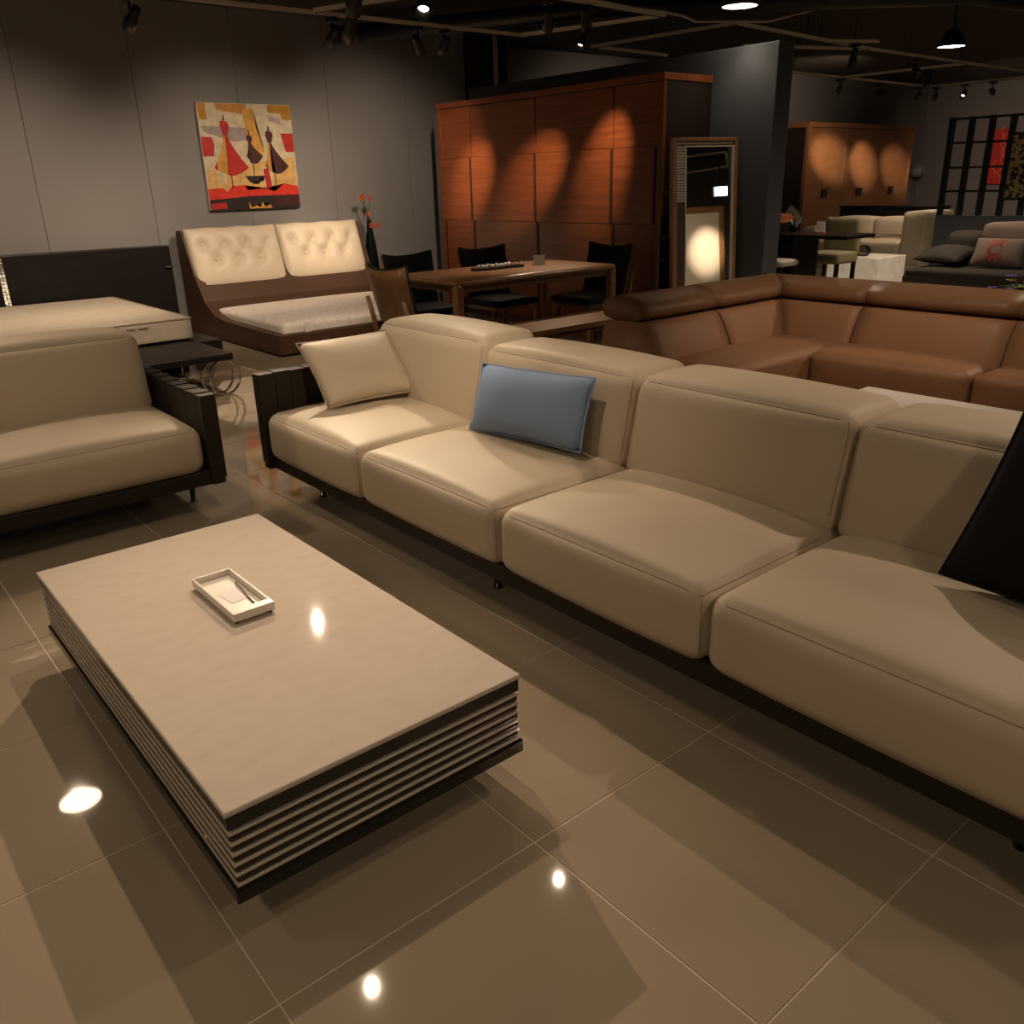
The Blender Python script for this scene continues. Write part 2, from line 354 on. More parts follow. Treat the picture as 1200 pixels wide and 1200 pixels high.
# woven arm and its rear counterpart
def woven_arm(parent, x0, x1, y0, y1, z0, z1, axis, nst, off):
    """upright panel wrapped in overlapping leather straps"""
    bm = box(x0, x1, y0, y1, z0, z1, .01); core = obj('arm_panel', loc_(bm, off), 'darkleather', parent)
    for k in range(nst):
        a, b = k/nst, (k+1)/nst
        if axis == 'x':
            xa = x0+(x1-x0)*a; xb = x0+(x1-x0)*b-.002
            bm = bmesh.new(); d0 = .004
            e = .003*(k % 2); vs = prism([(y0-d0-e*.3, z0+.03), (y0-d0-e*.3, z1+.002+e), (y1+d0, z1+.002+e), (y1+d0, z0+.03)], 'x', xa, xb)
        else:
            ya = y0+(y1-y0)*a; yb = y0+(y1-y0)*b-.002; d0 = .004
            e = .005*(k % 2); vs = prism([(x0-d0-e*.3, z0+.03), (x0-d0-e*.3, z1+.002+e), (x1+d0, z1+.002+e), (x1+d0, z0+.03)], 'y', ya, yb)
        bmesh.ops.rotate(vs, verts=vs.verts, cent=(sum(((v.co.x) for v in vs.verts))/8, sum((v.co.y for v in vs.verts))/8, (z0+z1)/2), matrix=Matrix.Rotation(.02, 3, 'Z'))
        obj('strap', loc_(vs, off), 'darkleather', core)
    return core
woven_arm(S, 1.600, 2.56, 3.775, 3.835, .115, .572, 'x', 12, (1.6, 2.0, 0))
woven_arm(S, 1.600, 2.56, .25, .31, .115, .572, 'x', 12, (1.6, 2.0, 0))
for (x, y) in ((1.75, 3.55), (1.745, 2.222), (1.775, .447), (2.45, 3.5), (2.45, 2.2), (2.45, .5)):
    obj('leg', loc_(lathe([(.018, 0), (.018, .006), (.012, .010), (.012, .12)], n=12, c=(x, y, 0))), 'gunmetal', S, True)
place_pillow('throw_pillow', 'square cream leather pillow leaning on the dark woven arm', .47, .40, .14, 'cream', 'cream2', (2.01, 3.43, .45), (1, -.12, .03), (-.09, .80, .62), .05)
place_pillow('throw_pillow', 'light blue rectangular pillow on the cream sofa', .60, .275, .19, 'bluefab', 'bluefab', (2.07, 2.455, .44), (.09, -1, .03), (.34, .05, .92), .04)
place_pillow('throw_pillow', 'large black pillow at the right end of the cream sofa', .55, .50, .17, 'blackfab', 'blackfab', (1.99, .53, .445), (-.04, -1, -.06), (.38, -.95, .56), .04)
# ================================================================== CREAM LOVESEAT
o2 = (.4, 4.1, 0)
S2 = thing('loveseat', 'cream leather two seat sofa with dark woven leather arms at left', 'sofa', o2)
obj('base', loc_(box(-.60, 1.345, 3.73, 4.62, .125, .195, .01), o2), 'darkleather', S2)
for (a, b) in ((-.505, .365), (.369, 1.290)):
    ar = (a, b, 3.722, 4.45, .185, .40, .06, (.003, .016, .040))
    sc = obj('seat_cushion', loc_(cushion(*ar, 22, pw=.7), o2), 'cream', S2, True); f = cushion_map(*ar, pw=.7)
    obj('seam', loc_(tube(seamline(f, [(1, .5, 1), (1, -1, 1), (-1, -1, 1), (-1, .5, 1)]), .0022, n=6), o2), 'cream2', sc, True)
    def lean2(p): return p + V(0, .08*(p.z-.4)/.33 if p.z > .4 else 0, 0)
    ar = (a, b-.015, 4.27, 4.58, .37, .75, .06, (.003, .025, .028))
    bc = obj('back_cushion', loc_(cushion(*ar, 22, fn=lean2, pw=.7), o2), 'cream', S2, True); f = cushion_map(*ar, fn=lean2, pw=.7)
    obj('seam', loc_(tube(seamline(f, [(1, -1, -.6), (1, -1, 1), (-1, -1, 1), (-1, -1, -.6)]), .0022, n=6), o2), 'cream2', bc, True)
woven_arm(S2, 1.300, 1.362, 3.715, 4.64, .125, .535, 'y', 15, o2)
woven_arm(S2, -.59, -.512, 3.715, 4.64, .125, .535, 'y', 15, o2)
for (x, y) in ((1.27, 3.93), (-.5, 3.93), (1.27, 4.5), (-.5, 4.5)):
    obj('leg', loc_(lathe([(.02, 0), (.02, .006), (.014, .010), (.014, .13)], n=12, c=(x, y, 0)), o2), 'chrome', S2, True)
# ================================================================== COFFEE TABLE
ox, oy = .752, 2.066; hx, hy = .362, .7225
T = thing('coffee_table', 'low beige lacquered coffee table of stacked glossy slats and black plates', 'coffee table', (ox, oy, 0))
obj('tabletop', box(-hx, hx, -hy, hy, .287, .300, .004, 3), 'stone', T)
obj('upper_black_plate', box(-hx+.004, hx-.004, -hy+.004, hy-.004, .2545, .2865, .002), 'blackgloss', T)
obj('core', box(-hx+.04, hx-.04, -hy+.04, hy-.04, .104, .262), 'blackgloss', T)
for k in range(6):
    zt = .2485-k*.0245
    obj('slat_layer', box(-hx+.004, hx-.004, -hy+.004, hy-.004, zt-.0075, zt, .002, 2), 'stone', T)
    if k < 5: obj('mirror_band', box(-hx+.005, hx-.005, -hy+.005, hy-.005, zt-.0243, zt-.0077, .007, 3), 'darkband', T)
obj('lower_black_plate', box(-hx-.002, hx+.002, -hy-.002, hy+.002, .084, .1165, .003), 'blackgloss', T)
obj('plinth', box(-hx+.12, hx-.12, -hy+.16, hy-.16, 0, .085), 'blackgloss', T)
tr = thing('display_tray', 'small white display tray on the beige coffee table', 'tray', (.766, 2.185, .300), 0)
a, b = .058, .15
obj('tray_floor', box(-a+.007, a-.007, -b+.031, b-.007, .008, .013, .001), 'white', tr)
for (x0, x1, y0, y1) in ((-a, -a+.006, -b+.0305, b-.0065), (a-.006, a, -b+.0305, b-.0065), (-a, a, -b, -b+.030), (-a, a, b-.006, b)):
    obj('rim', box(x0, x1, y0, y1, .008, .032, .0015), 'white', tr)
for sx in (-1, 1):
    for sy in (-1, 1): obj('foot', lathe([(.005, 0), (.005, .008)], n=8, c=(sx*(a-.01), sy*(b-.01), 0)), 'gunmetal', tr)
cd = obj('price_card', prism([(-.026, -.04), (.026, -.04), (.026, .05), (-.026, .05)], 'z', 0, .0008), 'paper', None, loc=(.768, 2.18, .3135), rot=(0, 0, .12))
tag(cd, 'pale paper card lying in the white tray', 'card')
pn = obj('ribbon', tube([(.805, 2.255, .318), (.800, 2.20, .318), (.795, 2.15, .317), (.792, 2.11, .3155), (.790, 2.093, .3155)], [.002, .0022, .0022, .002, .004], n=6), 'gunmetal', None, True)
tag(pn, 'thin grey tassel cord lying in the white tray', 'cord')
# ================================================================== DARK PLATFORM BED
ob = (1.6, 8.0, 0)
B = thing('platform_bed', 'black wenge platform bed with a wide low headboard', 'bed', ob)
obj('headboard', loc_(box(.1, 3.10, 9.05, 9.17, .10, .872, .008), ob), 'wenge', B)
obj('platform', loc_(box(.55, 2.62, 6.78, 9.05, .17, .265, .008), ob), 'wenge', B)
obj('plinth', loc_(box(.75, 2.4, 7.0, 9.0, 0, .17), ob), 'wenge', B)
hd = obj('mosaic_strip', loc_(box(1.545, 1.60, 9.035, 9.05, .42, .88, .002), ob), 'wenge', B)
for r in range(16):
    for c in range(2):
        obj('mirror_chip', loc_(box(1.549+c*.026, 1.572+c*.026, 9.028+.003*((r+c) % 2), 9.036, .425+r*.028, .450+r*.028, .002), ob), 'silver', hd)
obj('reading_lamp_joint', loc_(tube([(3.03, 9.05, .672), (3.03, 9.02, .672), (3.09, 9.01, .672)], .011, n=8), ob), 'chrome', B, True)
MB = thing('mattress', 'thick bare beige mattress on the black platform bed', 'mattress', (1.6, 7.9, .265))
oo = (1.6, 7.9, .265)
mm = obj('mattress_body', loc_(cushion(.70, 2.46, 6.93, 8.97, .268, .448, .035, (.006, .006, .008), 14, pw=.5), oo), 'ticking', MB, True)
for zz in (.436, .285):
    xs0, xs1, ys0, ys1 = .70, 2.462, 6.928, 8.97; r = .035
    pts = []
    for (cx, cy, a0) in ((xs1-r, ys0+r, -90), (xs1-r, ys1-r, 0), (xs0+r, ys1-r, 90), (xs0+r, ys0+r, 180)):
        for q in range(5):
            a = math.radians(a0+90*q/4); pts.append((cx+r*math.cos(a), cy+r*math.sin(a), zz))
    obj('piping', loc_(tube(pts, .005, n=6, closed=True), oo), 'cream2', mm, True)
for k in range(2): obj('side_handle', loc_(tube([(1.95+.09*k, 6.926, .40), (1.97+.09*k, 6.915, .402), (2.0+.09*k, 6.915, .402), (2.02+.09*k, 6.926, .40)], .006, n=6), oo), 'cream2', mm, True)
NB = thing('foot_bench', 'low black bench with chrome ring legs at the black bed foot', 'bench', (1.6, 6.27, 0))
on = (1.6, 6.27, 0)
obj('bench_top', loc_(box(.85, 2.357, 5.94, 6.62, .252, .300, .005), on), 'wenge', NB)
obj('rail', loc_(box(1.0, 2.1, 6.1, 6.46, .222, .252), on), 'wenge', NB)
for x in (1.05, 2.30):
    for k, y in enumerate((6.00, 6.05)):
        obj('ring_leg', loc_(tube([(x+.125*math.cos(2*math.pi*q/28)*.97-.035*k, y+.02*math.cos(2*math.pi*q/28), .126+.122*math.sin(2*math.pi*q/28)) for q in range(28)], .008, n=8, closed=True), on), 'chrome', NB, True)
    obj('ring_leg', loc_(tube([(x+.125*math.cos(2*math.pi*q/28), 6.50, .126+.122*math.sin(2*math.pi*q/28)) for q in range(28)], .006, n=8, closed=True), on), 'chrome', NB, True)
# ================================================================== BROWN LEATHER BED
oB = (4.22, 8.0, 0)
B2 = thing('upholstered_bed', 'brown leather sleigh bed with two cream tufted headboard cushions', 'bed', oB)
side = [(9.12, .0), (7.0, .02), (6.99, .185), (8.20, .20), (8.42, .235), (8.60, .34), (8.78, .58), (8.97, 1.0), (9.10, 1.0), (9.12, .9)]
for x in (3.205, 5.135): obj('side_panel', loc_(prism(side, 'x', x, x+.085), oB), 'brownlea', B2)
obj('foot_rail', loc_(box(3.28, 5.14, 6.99, 7.08, .02, .188, .012), oB), 'brownlea', B2)
obj('headboard_panel', loc_(prism([(9.12, .1), (8.60, .1), (8.62, .34), (8.80, .58), (8.99, .985), (9.12, .985)], 'x', 3.288, 5.137), oB), 'brownlea', B2)
obj('slat_deck', loc_(box(3.29, 5.13, 7.08, 8.62, .05, .10), oB), 'brownlea', B2)
BUT = [(-.72, .42), (-.25, .42), (.22, .42), (.70, .42), (-.48, -.10), (0, -.10), (.48, -.10)]
def tufted(wd, ht, n=44):
    bm = bmesh.new(); gr = []
    for i in range(n+1):
        row = []
        for j in range(n+1):
            u = -1+2*i/n; v = -1+2*j/n
            z = .085*(max(0, 1-abs(u)**6)*max(0, 1-abs(v)**4))**.5
            for (bu, bv) in BUT:
                dx = (u-bu)*wd/2; dy = (v-bv)*ht/2; z -= .045*math.exp(-(dx*dx+dy*dy)/(.060**2)) if z > .03 else 0
            for a in BUT[:4]:
                for b in BUT[4:]:
                    if abs(a[0]-b[0]) > .3: continue
                    p = Vector((u*wd/2, v*ht/2)); A = Vector((a[0]*wd/2, a[1]*ht/2)); Bq = Vector((b[0]*wd/2, b[1]*ht/2))
                    t = max(0, min(1, (p-A).dot(Bq-A)/(Bq-A).length_squared)); d = (p-A-(Bq-A)*t).length
                    z -= .016*math.exp(-(d/.022)**2) if z > .03 else 0
            # loose folds running from the lower buttons to the bottom edge
            for (bu, bv) in BUT[4:]:
                if v < bv:
                    d = abs((u-bu+.28*(bv-v))*wd/2); z -= .010*math.exp(-(d/.020)**2)*max(0, 1-(bv-v)/.8)
            wob = 1+.012*math.sin(9*u)*(1 if v > 0 else 0)
            row.append(bm.verts.new((u*wd/2, v*ht/2*wob, max(z, 0))))
        gr.append(row)
    for i in range(n):
        for j in range(n): bm.faces.new((gr[i][j], gr[i+1][j], gr[i+1][j+1], gr[i][j+1]))
    edge = [gr[i][0] for i in range(n+1)]+[gr[n][j] for j in range(1, n+1)]+[gr[i][n] for i in range(n-1, -1, -1)]+[gr[0][j] for j in range(n-1, 0, -1)]
    low = [bm.verts.new((v.co.x*.985, v.co.y*.985, -.06)) for v in edge]
    for a in range(len(edge)): bm.faces.new((edge[a], low[a], low[(a+1) % len(edge)], edge[(a+1) % len(edge)]))
    bm.faces.new(low[::-1])
    # lean: local x along world X, local y up the headboard, local z towards the foot
    y = V(0, .30, .95).normalized(); zz = V(0, -.95, .30).normalized()
    for v in bm.verts: v.co = V(v.co.x, 0, 0) + y*v.co.y + zz*v.co.z
    return bm
for cx in (3.705, 4.685):
    tc = obj('headboard_cushion', loc_(tufted(.972, .60), (oB[0]-cx, oB[1]-8.855, -.735)), 'tuft', B2, True)
    y = V(0, .30, .95).normalized(); zz = V(0, -.95, .30).normalized()
    for (bu, bv) in BUT:
        bm = lathe([(0, -.004), (.011, -.002), (.011, .003), (0, .008)], n=10)
        for v in bm.verts: v.co = V(cx-oB[0]+v.co.x+bu*.486, 8.855-oB[1], .735) + y*(v.co.y+bv*.30) + zz*(v.co.z+.036)
        obj('button', bm, 'tuft', tc, True)
MB2 = thing('mattress', 'white quilted mattress sunk into the brown leather bed', 'mattress', (4.2, 7.9, .10))
oo = (4.2, 7.9, .10)
m2 = obj('mattress_body', loc_(cushion(3.295, 5.13, 7.085, 8.62, .102, .268, .04, (.0, .0, .03), 20, pw=.5), oo), 'quilt', MB2, True)
obj('care_tag', loc_(box(3.47, 3.53, 7.03, 7.036, .17, .27, .001), oo), 'paper', m2, rot=(0, 0, 0))
# ================================================================== PAINTING
PT = thing('painting', 'bright canvas painting of three dress forms on the grey wall', 'painting', (4.08, 9.14, 1.18))
op = (4.08, 9.14, 1.18); PX0, PX1, PZ0, PZ1 = 3.612, 4.622, 1.175, 2.185
bm = box(PX0, PX1, 9.145, 9.199, PZ0, PZ1, .004); obj('canvas', loc_(bm, op), 'pcream' if 'pcream' in MT else 'paper', PT)
PC = {}
for nm, c in dict(ochre=(190, 135, 30), tanp=(200, 140, 70), greyp=(165, 150, 150), redd=(190, 30, 25), redb=(225, 50, 25), gold=(215, 160, 70), maroon=(70, 18, 20), darkp=(35, 18, 16), sand=(222, 178, 110), lilac=(178, 165, 165), creamp=(214, 200, 170)).items():
    MT['p_'+nm] = mat('paint_'+nm, rgb(*c), .6, noise=((14, 14, 14), tuple(v*.72 for v in rgb(*c)[:3])+(1,), 4, .4, .7)); PC[nm] = 1
strokes = [  # colour, layer, polygon in picture units (u right 0-1, v down 0-1)
 ('creamp', 0, [(0, 0), (1, 0), (1, 1), (0, 1)]),
 ('ochre', 1, [(0, 0), (.085, 0), (.09, .15), (.01, .15)]), ('tanp', 1, [(.18, 0), (.52, 0), (.50, .10), (.20, .06)]), ('ochre', 1, [(.75, 0), (1, 0), (1, .14), (.90, .14), (.88, .08), (.74, .07)]),
 ('greyp', 1, [(.01, .21), (.48, .22), (.50, .34), (.34, .35), (.05, .27)]), ('lilac', 1, [(.72, .10), (.86, .13), (.88, .19), (.74, .15)]),
 ('redd', 1, [(0, .31), (.11, .31), (.13, .38), (.11, .49), (0, .49)]), ('redd', 1, [(.86, .27), (1, .27), (1, .45), (.90, .45)]),
 ('gold', 1, [(.47, .04), (.58, .04), (.60, .24), (.66, .44), (.52, .62), (.48, .30)]), ('sand', 1, [(.02, .62), (.98, .50), (1, .82), (0, .84)]),
 ('creamp', 2, [(.60, .60), (.72, .60), (.72, .78), (.62, .78)]), ('creamp', 2, [(.12, .62), (.22, .62), (.20, .74), (.13, .74)]),
 ('redb', 2, [(0, .80), (.16, .79), (.20, .83), (.26, .77), (.40, .77), (.42, .82), (.62, .80), (.70, .79), (.72, .84), (.84, .76), (1, .79), (1, .90), (0, .92)]),
 ('darkp', 3, [(0, .905), (.45, .875), (1, .875), (1, 1), (0, 1)]), ('redd', 4, [(.01, .94), (.17, .93), (.18, .99), (.01, .995)]), ('maroon', 4, [(.72, .89), (1, .88), (1, .97), (.72, .97)]),
 ('gold', 4, [(.42, .93), (.44, .99), (.50, .97), (.54, .99), (.57, .94), (.60, .99), (.66, .96), (.67, 1), (.42, 1)]),
 ('darkp', 3, [(.41, .68), (.64, .68), (.60, .74), (.57, .71), (.55, .76), (.52, .72), (.50, .76), (.47, .72), (.45, .73)]), ('redd', 5, [(.62, .62), (.68, .60), (.70, .78), (.64, .82)])]
def dress(cx, v0, v1, wl, wr, sh, main, second, ly, shx=0):
    """dress form: neck, bodice with a narrow waist, bell skirt with a curved hem, pole"""
    vb = v0+(v1-v0)*.28
    out = [('darkp', ly+2, [(cx-.006, v0-.05), (cx+.006, v0-.05), (cx+.008, v0), (cx-.008, v0)]),
           (main, ly+1, [(cx-.035*sh, v0), (cx+.035*sh, v0+.005), (cx+.05*sh, v0+.05*sh), (cx+.02*sh, vb), (cx-.02*sh, vb), (cx-.045*sh, v0+.045*sh)])]
    hem = [(cx+wr-(wl+wr)*k/10+shx, v1-.06+.075*math.sin(math.pi*k/10)) for k in range(11)]
    R_s = [(cx+.02*sh+(wr-.02*sh)*(k/6)**1.35+shx*k/6, vb+(v1-.06-vb)*k/6) for k in range(7)]
    L_s = [(cx-.02*sh-(wl-.02*sh)*(k/6)**1.35+shx*k/6, vb+(v1-.06-vb)*k/6) for k in range(6, -1, -1)]
    out.append((main, ly, R_s+hem[1:-1]+L_s))
    half = [(cx-.004, vb)]+[(cx-.02+shx-.01, v1-.0)]+[h for h in hem[6:10]]+L_s[1:]
    out.append((second, ly+1, half))
    for k in range(4): out.append(('darkp' if k % 2 else main, ly+2, [(cx-wl*(.2+.17*k)+shx, v1-.12), (cx-wl*(.18+.17*k)+shx, v1-.12), (cx-wl*(.22+.2*k)+shx, v1-.005-.01*k), (cx-wl*(.25+.2*k)+shx, v1-.005-.01*k)]))
    out.append(('darkp', ly, [(cx+shx-.004, v1), (cx+shx+.005, v1), (cx+shx+.005, v1+.14), (cx+shx-.004, v1+.14)]))
    return out
strokes += dress(.255, .16, .66, .17, .20, 1, 'redd', 'gold', 6, .01)
strokes += dress(.505, .29, .55, .06, .12, .7, 'maroon', 'darkp', 6, .01)
strokes += dress(.725, .25, .65, .09, .17, .9, 'maroon', 'gold', 6, .02)
strokes = sorted(strokes, key=lambda q: q[1])
for si, (nm, ly, pl) in enumerate(strokes):
    yy = 9.1446-.00025*(si+1)
    bm = bmesh.new(); f = bm.faces.new([bm.verts.new((PX0+.004+u*(PX1-PX0-.008), yy, PZ1-.004-v*(PZ1-PZ0-.008))) for u, v in pl])
    bmesh.ops.triangulate(bm, faces=[f]); bmesh.ops.recalc_face_normals(bm, faces=bm.faces[:])
    if bm.faces[:][0].normal.y > 0: bmesh.ops.reverse_faces(bm, faces=bm.faces[:])
    obj('paint_patch', loc_(bm, op), 'p_'+nm, PT)
# ================================================================== FLOOR VASE WITH BLOSSOMS
VS = thing('floor_vase', 'tall slim black vase with a teal sheen beside the brown bed', 'vase', (5.37, 8.98, 0))
obj('vase_body', lathe([(.06, 0), (.085, .02), (.095, .2), (.088, .45), (.065, .7), (.034, .9), (.022, 1.0), (.027, 1.01), (.016, 1.005), (.014, .8), (0, .8)], n=20), 'vase', VS, True)
BL = thing('blossom_stem', 'orange and yellow blossoms on thin stems in the black vase', 'flowers', (5.37, 8.98, .9))
fl_ = [(-.09, 0, .345, 'petaly'), (.03, .0, .335, 'petalo'), (-.02, -.02, .17, 'petalo'), (.0, -.03, .03+.02, 'petalo'), (.10, -.02, .045, 'petalo'), (-.07, -.02, .36, 'petalo')]
for (x, y, z, m) in fl_:
    obj('stem', tube([(0, 0, -.08), (x*.25, y*.4, z*.5), (x, y, z)], .0045, n=5), 'leaf', BL)
    bm = bmesh.new()
    for k in range(5):
        a = 2*math.pi*k/5; c = V(math.cos(a), 0, math.sin(a)); s = V(-math.sin(a), 0, math.cos(a)); q0 = V(x, y-.01, z)
        f = bm.faces.new([bm.verts.new(q0+p) for p in (V(0, 0, 0), c*.022+s*.014+V(0, -.008, 0), c*.038+V(0, -.004, 0), c*.022-s*.014+V(0, -.008, 0))])
    bmesh.ops.solidify(bm, geom=bm.faces[:], thickness=.003)
    obj('blossom', bm, m, BL)
# ================================================================== CHERRY WARDROBE
ow = (6.2, 6.68, 0); WX = 5.9; WY0, WY1, WH = 5.1, 8.27, 2.165
W = thing('wardrobe', 'wide red cherry wood wardrobe with stepped grip panels behind the dining table', 'wardrobe', ow)
obj('carcass', loc_(box(WX+.03, WX+.6, WY0+.02, WY1-.02, .03, WH-.03), ow), 'wardside', W)
obj('side_panel', loc_(box(WX-.012, WX+.03, WY0, WY0+.055, 0, WH, .004), ow), 'cherry', W)
obj('side_panel', loc_(box(WX-.012, WX+.03, WY1-.055, WY1, 0, WH, .004), ow), 'cherry', W)
obj('end_panel', loc_(box(WX+.03, WX+.6, WY0, WY0+.02, 0, WH-.02), ow), 'wardside', W)
obj('top_panel', loc_(box(WX-.02, WX+.6, WY0-.008, WY1+.008, WH-.055, WH, .004), ow), 'cherry', W)
obj('plinth', loc_(box(WX+.02, WX+.05, WY0+.05, WY1-.05, 0, .06), ow), 'cherrydark', W)
edges = [8.215, 7.70, 6.68, 5.66, 5.155]
for d in range(4):
    y1, y0 = edges[d]-.004, edges[d+1]+.004
    dz = (.065, WH-.062)
    D = obj('door', loc_(box(WX+.0, WX+.022, y0, y1, dz[0], dz[1], .002), ow), 'cherry', W)
    # lower and upper facings of differing depth, stepped grip beside each joint
    lo, mid, up = 1.0, 1.62, dz[1]
    obj('lower_facing', loc_(box(WX-.010, WX+.0005, y0+(.035 if d > 0 and False else .0), y1-.03, dz[0], lo-.004, .002), ow), 'cherry', D)
    obj('grip_facing', loc_(box(WX-.014, WX+.0005, y0+.028, y1, lo, mid, .002), ow), 'cherry', D)
    obj('upper_facing', loc_(box(WX-.006, WX+.0005, y0, y1-.012, mid+.004, dz[1], .002), ow), 'cherry', D)
    obj('grip', loc_(box(WX-.020, WX+.0005, y0, y0+.022, lo+.0, mid, .003), ow), 'cherrydark', D)
    obj('lower_grip', loc_(box(WX-.018, WX+.0005, y1-.026, y1-.004, dz[0], lo-.004, .003), ow), 'cherrydark', D)
# ================================================================== DINING SET
ot = (4.32, 5.25, 0); TX0, TX1, TY0, TY1 = 3.53, 5.115, 4.83, 5.68
DT = thing('dining_table', 'long walnut dining table with rounded ends before the cherry wardrobe', 'dining table', ot)
def rrect(x0, x1, y0, y1, r, n=6):
    L = []
    for (cx, cy, a0) in ((x1-r, y0+r, -90), (x1-r, y1-r, 0), (x0+r, y1-r, 90), (x0+r, y0+r, 180)):
        for q in range(n+1):
            a = math.radians(a0+90*q/n); L.append((cx+r*math.cos(a), cy+r*math.sin(a)))
    return L
bm = prism(rrect(TX0, TX1, TY0, TY1, .07), 'z', .715, .75); bmesh.ops.bevel(bm, geom=[e for e in bm.edges if abs(e.verts[0].co.z-e.verts[1].co.z) < 1e-6], offset=.01, segments=2, affect='EDGES')
obj('tabletop', loc_(bm, ot), 'oak', DT, True)
obj('apron', loc_(box(TX0+.07, TX1-.07, TY0+.06, TY1-.06, .665, .716, .004), ot), 'ply', DT)
for x in (TX0+.012, TX1-.072):
    for y in (TY0+.012, TY1-.082):
        bm = box(x, x+.06, y, y+.07, 0, .73, .014, 3); 
        obj('leg', loc_(bm, ot), 'oak', DT)
PTr = thing('pebble_tray', 'long black tray of white pebbles on the walnut dining table', 'tray', (4.33, 5.37, .75), -.02)
obj('tray_dish', prism(rrect(-.24, .24, -.065, .065, .05), 'z', 0, .016), 'blackgloss', PTr)
pb = None
for k in range(34):
    loc = (random.uniform(-.21, .21), random.uniform(-.045, .045), .02+.006*(k % 2))
    if pb is None:
        bm = bmesh.new(); bmesh.ops.create_icosphere(bm, subdivisions=1, radius=.016); pb = obj('pebble', bm, 'paper', PTr, True, loc=loc)
    else: c = copyo(pb, PTr, loc, (0, 0, k)); 
    
tag(obj('price_tent', prism([(-.035, 0), (.035, 0), (0, .075)], 'y', -.045, .045), 'paper', None, loc=(4.72, 5.33, .75), rot=(0, 0, .9)), 'small white price tent on the walnut dining table', 'sign')
def dining_chair(label):
    """local: faces +x; seat front at +x; back at -x"""
    t = thing('dining_chair', label, 'chair', (0, 0, 0), 0, 'dining chairs around the walnut table')
    n = 10
    def shell(off, z0, z1, th, wid, crv, m, nm, par):
        bm = bmesh.new(); A = []; 
        for s in (0, 1):
            G = []
            for i in range(n+1):
                u = -1+2*i/n; row = []
                for j in range(7):
                    v = j/6; z = z0+(z1-z0)*v + (.03*abs(u)**2.2 if v == 1 else 0)
                    x = -.20-.10*v + crv*u*u + off + s*th; wv = wid*(.94+.10*v)/2
                    row.append(bm.verts.new((x, u*wv, z)))
                G.append(row)
            A.append(G)
        for s in (0, 1):
            for i in range(n):
                for j in range(6):
                    q = (A[s][i][j], A[s][i+1][j], A[s][i+1][j+1], A[s][i][j+1]); bm.faces.new(q if s else q[::-1])
        def wall(L0, L1):
            for a in range(len(L0)-1): bm.faces.new((L0[a], L0[a+1], L1[a+1], L1[a]))
        wall([A[0][i][0] for i in range(n+1)], [A[1][i][0] for i in range(n+1)]); wall([A[1][i][6] for i in range(n+1)], [A[0][i][6] for i in range(n+1)])
        wall([A[1][0][j] for j in range(7)], [A[0][0][j] for j in range(7)]); wall([A[0][n][j] for j in range(7)], [A[1][n][j] for j in range(7)])
        bmesh.ops.recalc_face_normals(bm, faces=bm.faces[:])
        return obj(nm, bm, m, par, True)
    sh = shell(0, .40, .83, .012, .48, .05, 'ply', 'backrest', t)
    shell(.014, .44, .84, .022, .46, .05, 'blackfab', 'back_pad', t)
    obj('seat', cushion(-.20, .26, -.235, .235, .405, .465, .02, (0, 0, .012), 8), 'blackfab', t, True)
    obj('seat_frame', box(-.19, .24, -.215, .215, .375, .408, .008), 'ply', t)
    for s in (-1, 1):
        obj('leg', tube([(.19, s*.20, .39), (.235, s*.225, 0)], [.020, .013], n=8), 'ply', t, True)
        obj('leg', tube([(-.255, s*.235, .64), (-.20, s*.232, .40), (-.255, s*.235, 0)], [.016, .021, .013], n=8), 'ply', t, True)
    return t
c0 = dining_chair('walnut chair seen from behind at the near end of dining table')
c0.location = (3.48, 5.26, 0); c0.rotation_euler = (0, 0, .0)
copytree(c0, (3.98, 5.86, 0), -math.pi/2+.05, 'black padded chair behind dining table, nearest the black vase')
copytree(c0, (4.73, 5.86, 0), -math.pi/2-.03, 'black padded chair behind dining table, middle of the far side')
copytree(c0, (5.34, 5.36, 0), math.pi+.02, 'black padded chair at table end nearest the leaning mirror')
obn = (4.2, 4.5, 0)
BN = thing('dining_bench', 'long low walnut bench in front of the dining table', 'bench', obn)
bm = prism(rrect(3.56, 4.95, 4.29, 4.69, .03), 'z', .415, .45); obj('seat', loc_(bm, obn), 'oak', BN)
obj('apron', loc_(box(3.64, 4.87, 4.33, 4.65, .375, .416), obn), 'ply', BN)
for x in (3.60, 4.25, 4.87):
    for y in (4.31, 4.63): obj('leg', loc_(box(x, x+.04, y, y+.04, 0, .40, .006), obn), 'oak', BN)
obj('stretcher', loc_(box(3.62, 4.89, 4.63, 4.655, .12, .15), obn), 'oak', BN)
# ================================================================== LEANING MIRROR
t_ = math.radians(15); mx, my = 5.80, 4.85
MR = thing('floor_mirror', 'tall wood framed floor mirror with mosaic corner leaning by the partition', 'mirror', (mx+.325*math.cos(t_), my-.325*math.sin(t_), 0), -t_)
mw, mh = .653, 1.672
def leanm(bm):   # lean back a little (+y local is away from the viewer)
    for v in bm.verts: v.co.y += .11*v.co.z/mh
    return bm
fr = [('frame_stile', -mw/2, -mw/2+.042, 0, mh), ('frame_stile', mw/2-.035, mw/2, 0, mh), ('frame_rail', -mw/2+.042, mw/2-.035, mh-.028, mh), ('frame_rail', -mw/2+.042, mw/2-.035, 0, .05)]
for nm, x0, x1, z0, z1 in fr: obj(nm, leanm(box(x0, x1, -.03, .02, z0, z1, .004)), 'frame', MR)
obj('glass', leanm(box(-mw/2+.135, mw/2-.035, -.012, .0, .05, mh-.068)), 'mirror', MR)
obj('backboard', leanm(box(-mw/2+.02, mw/2-.02, .0, .015, .03, mh-.02)), 'wardside', MR)
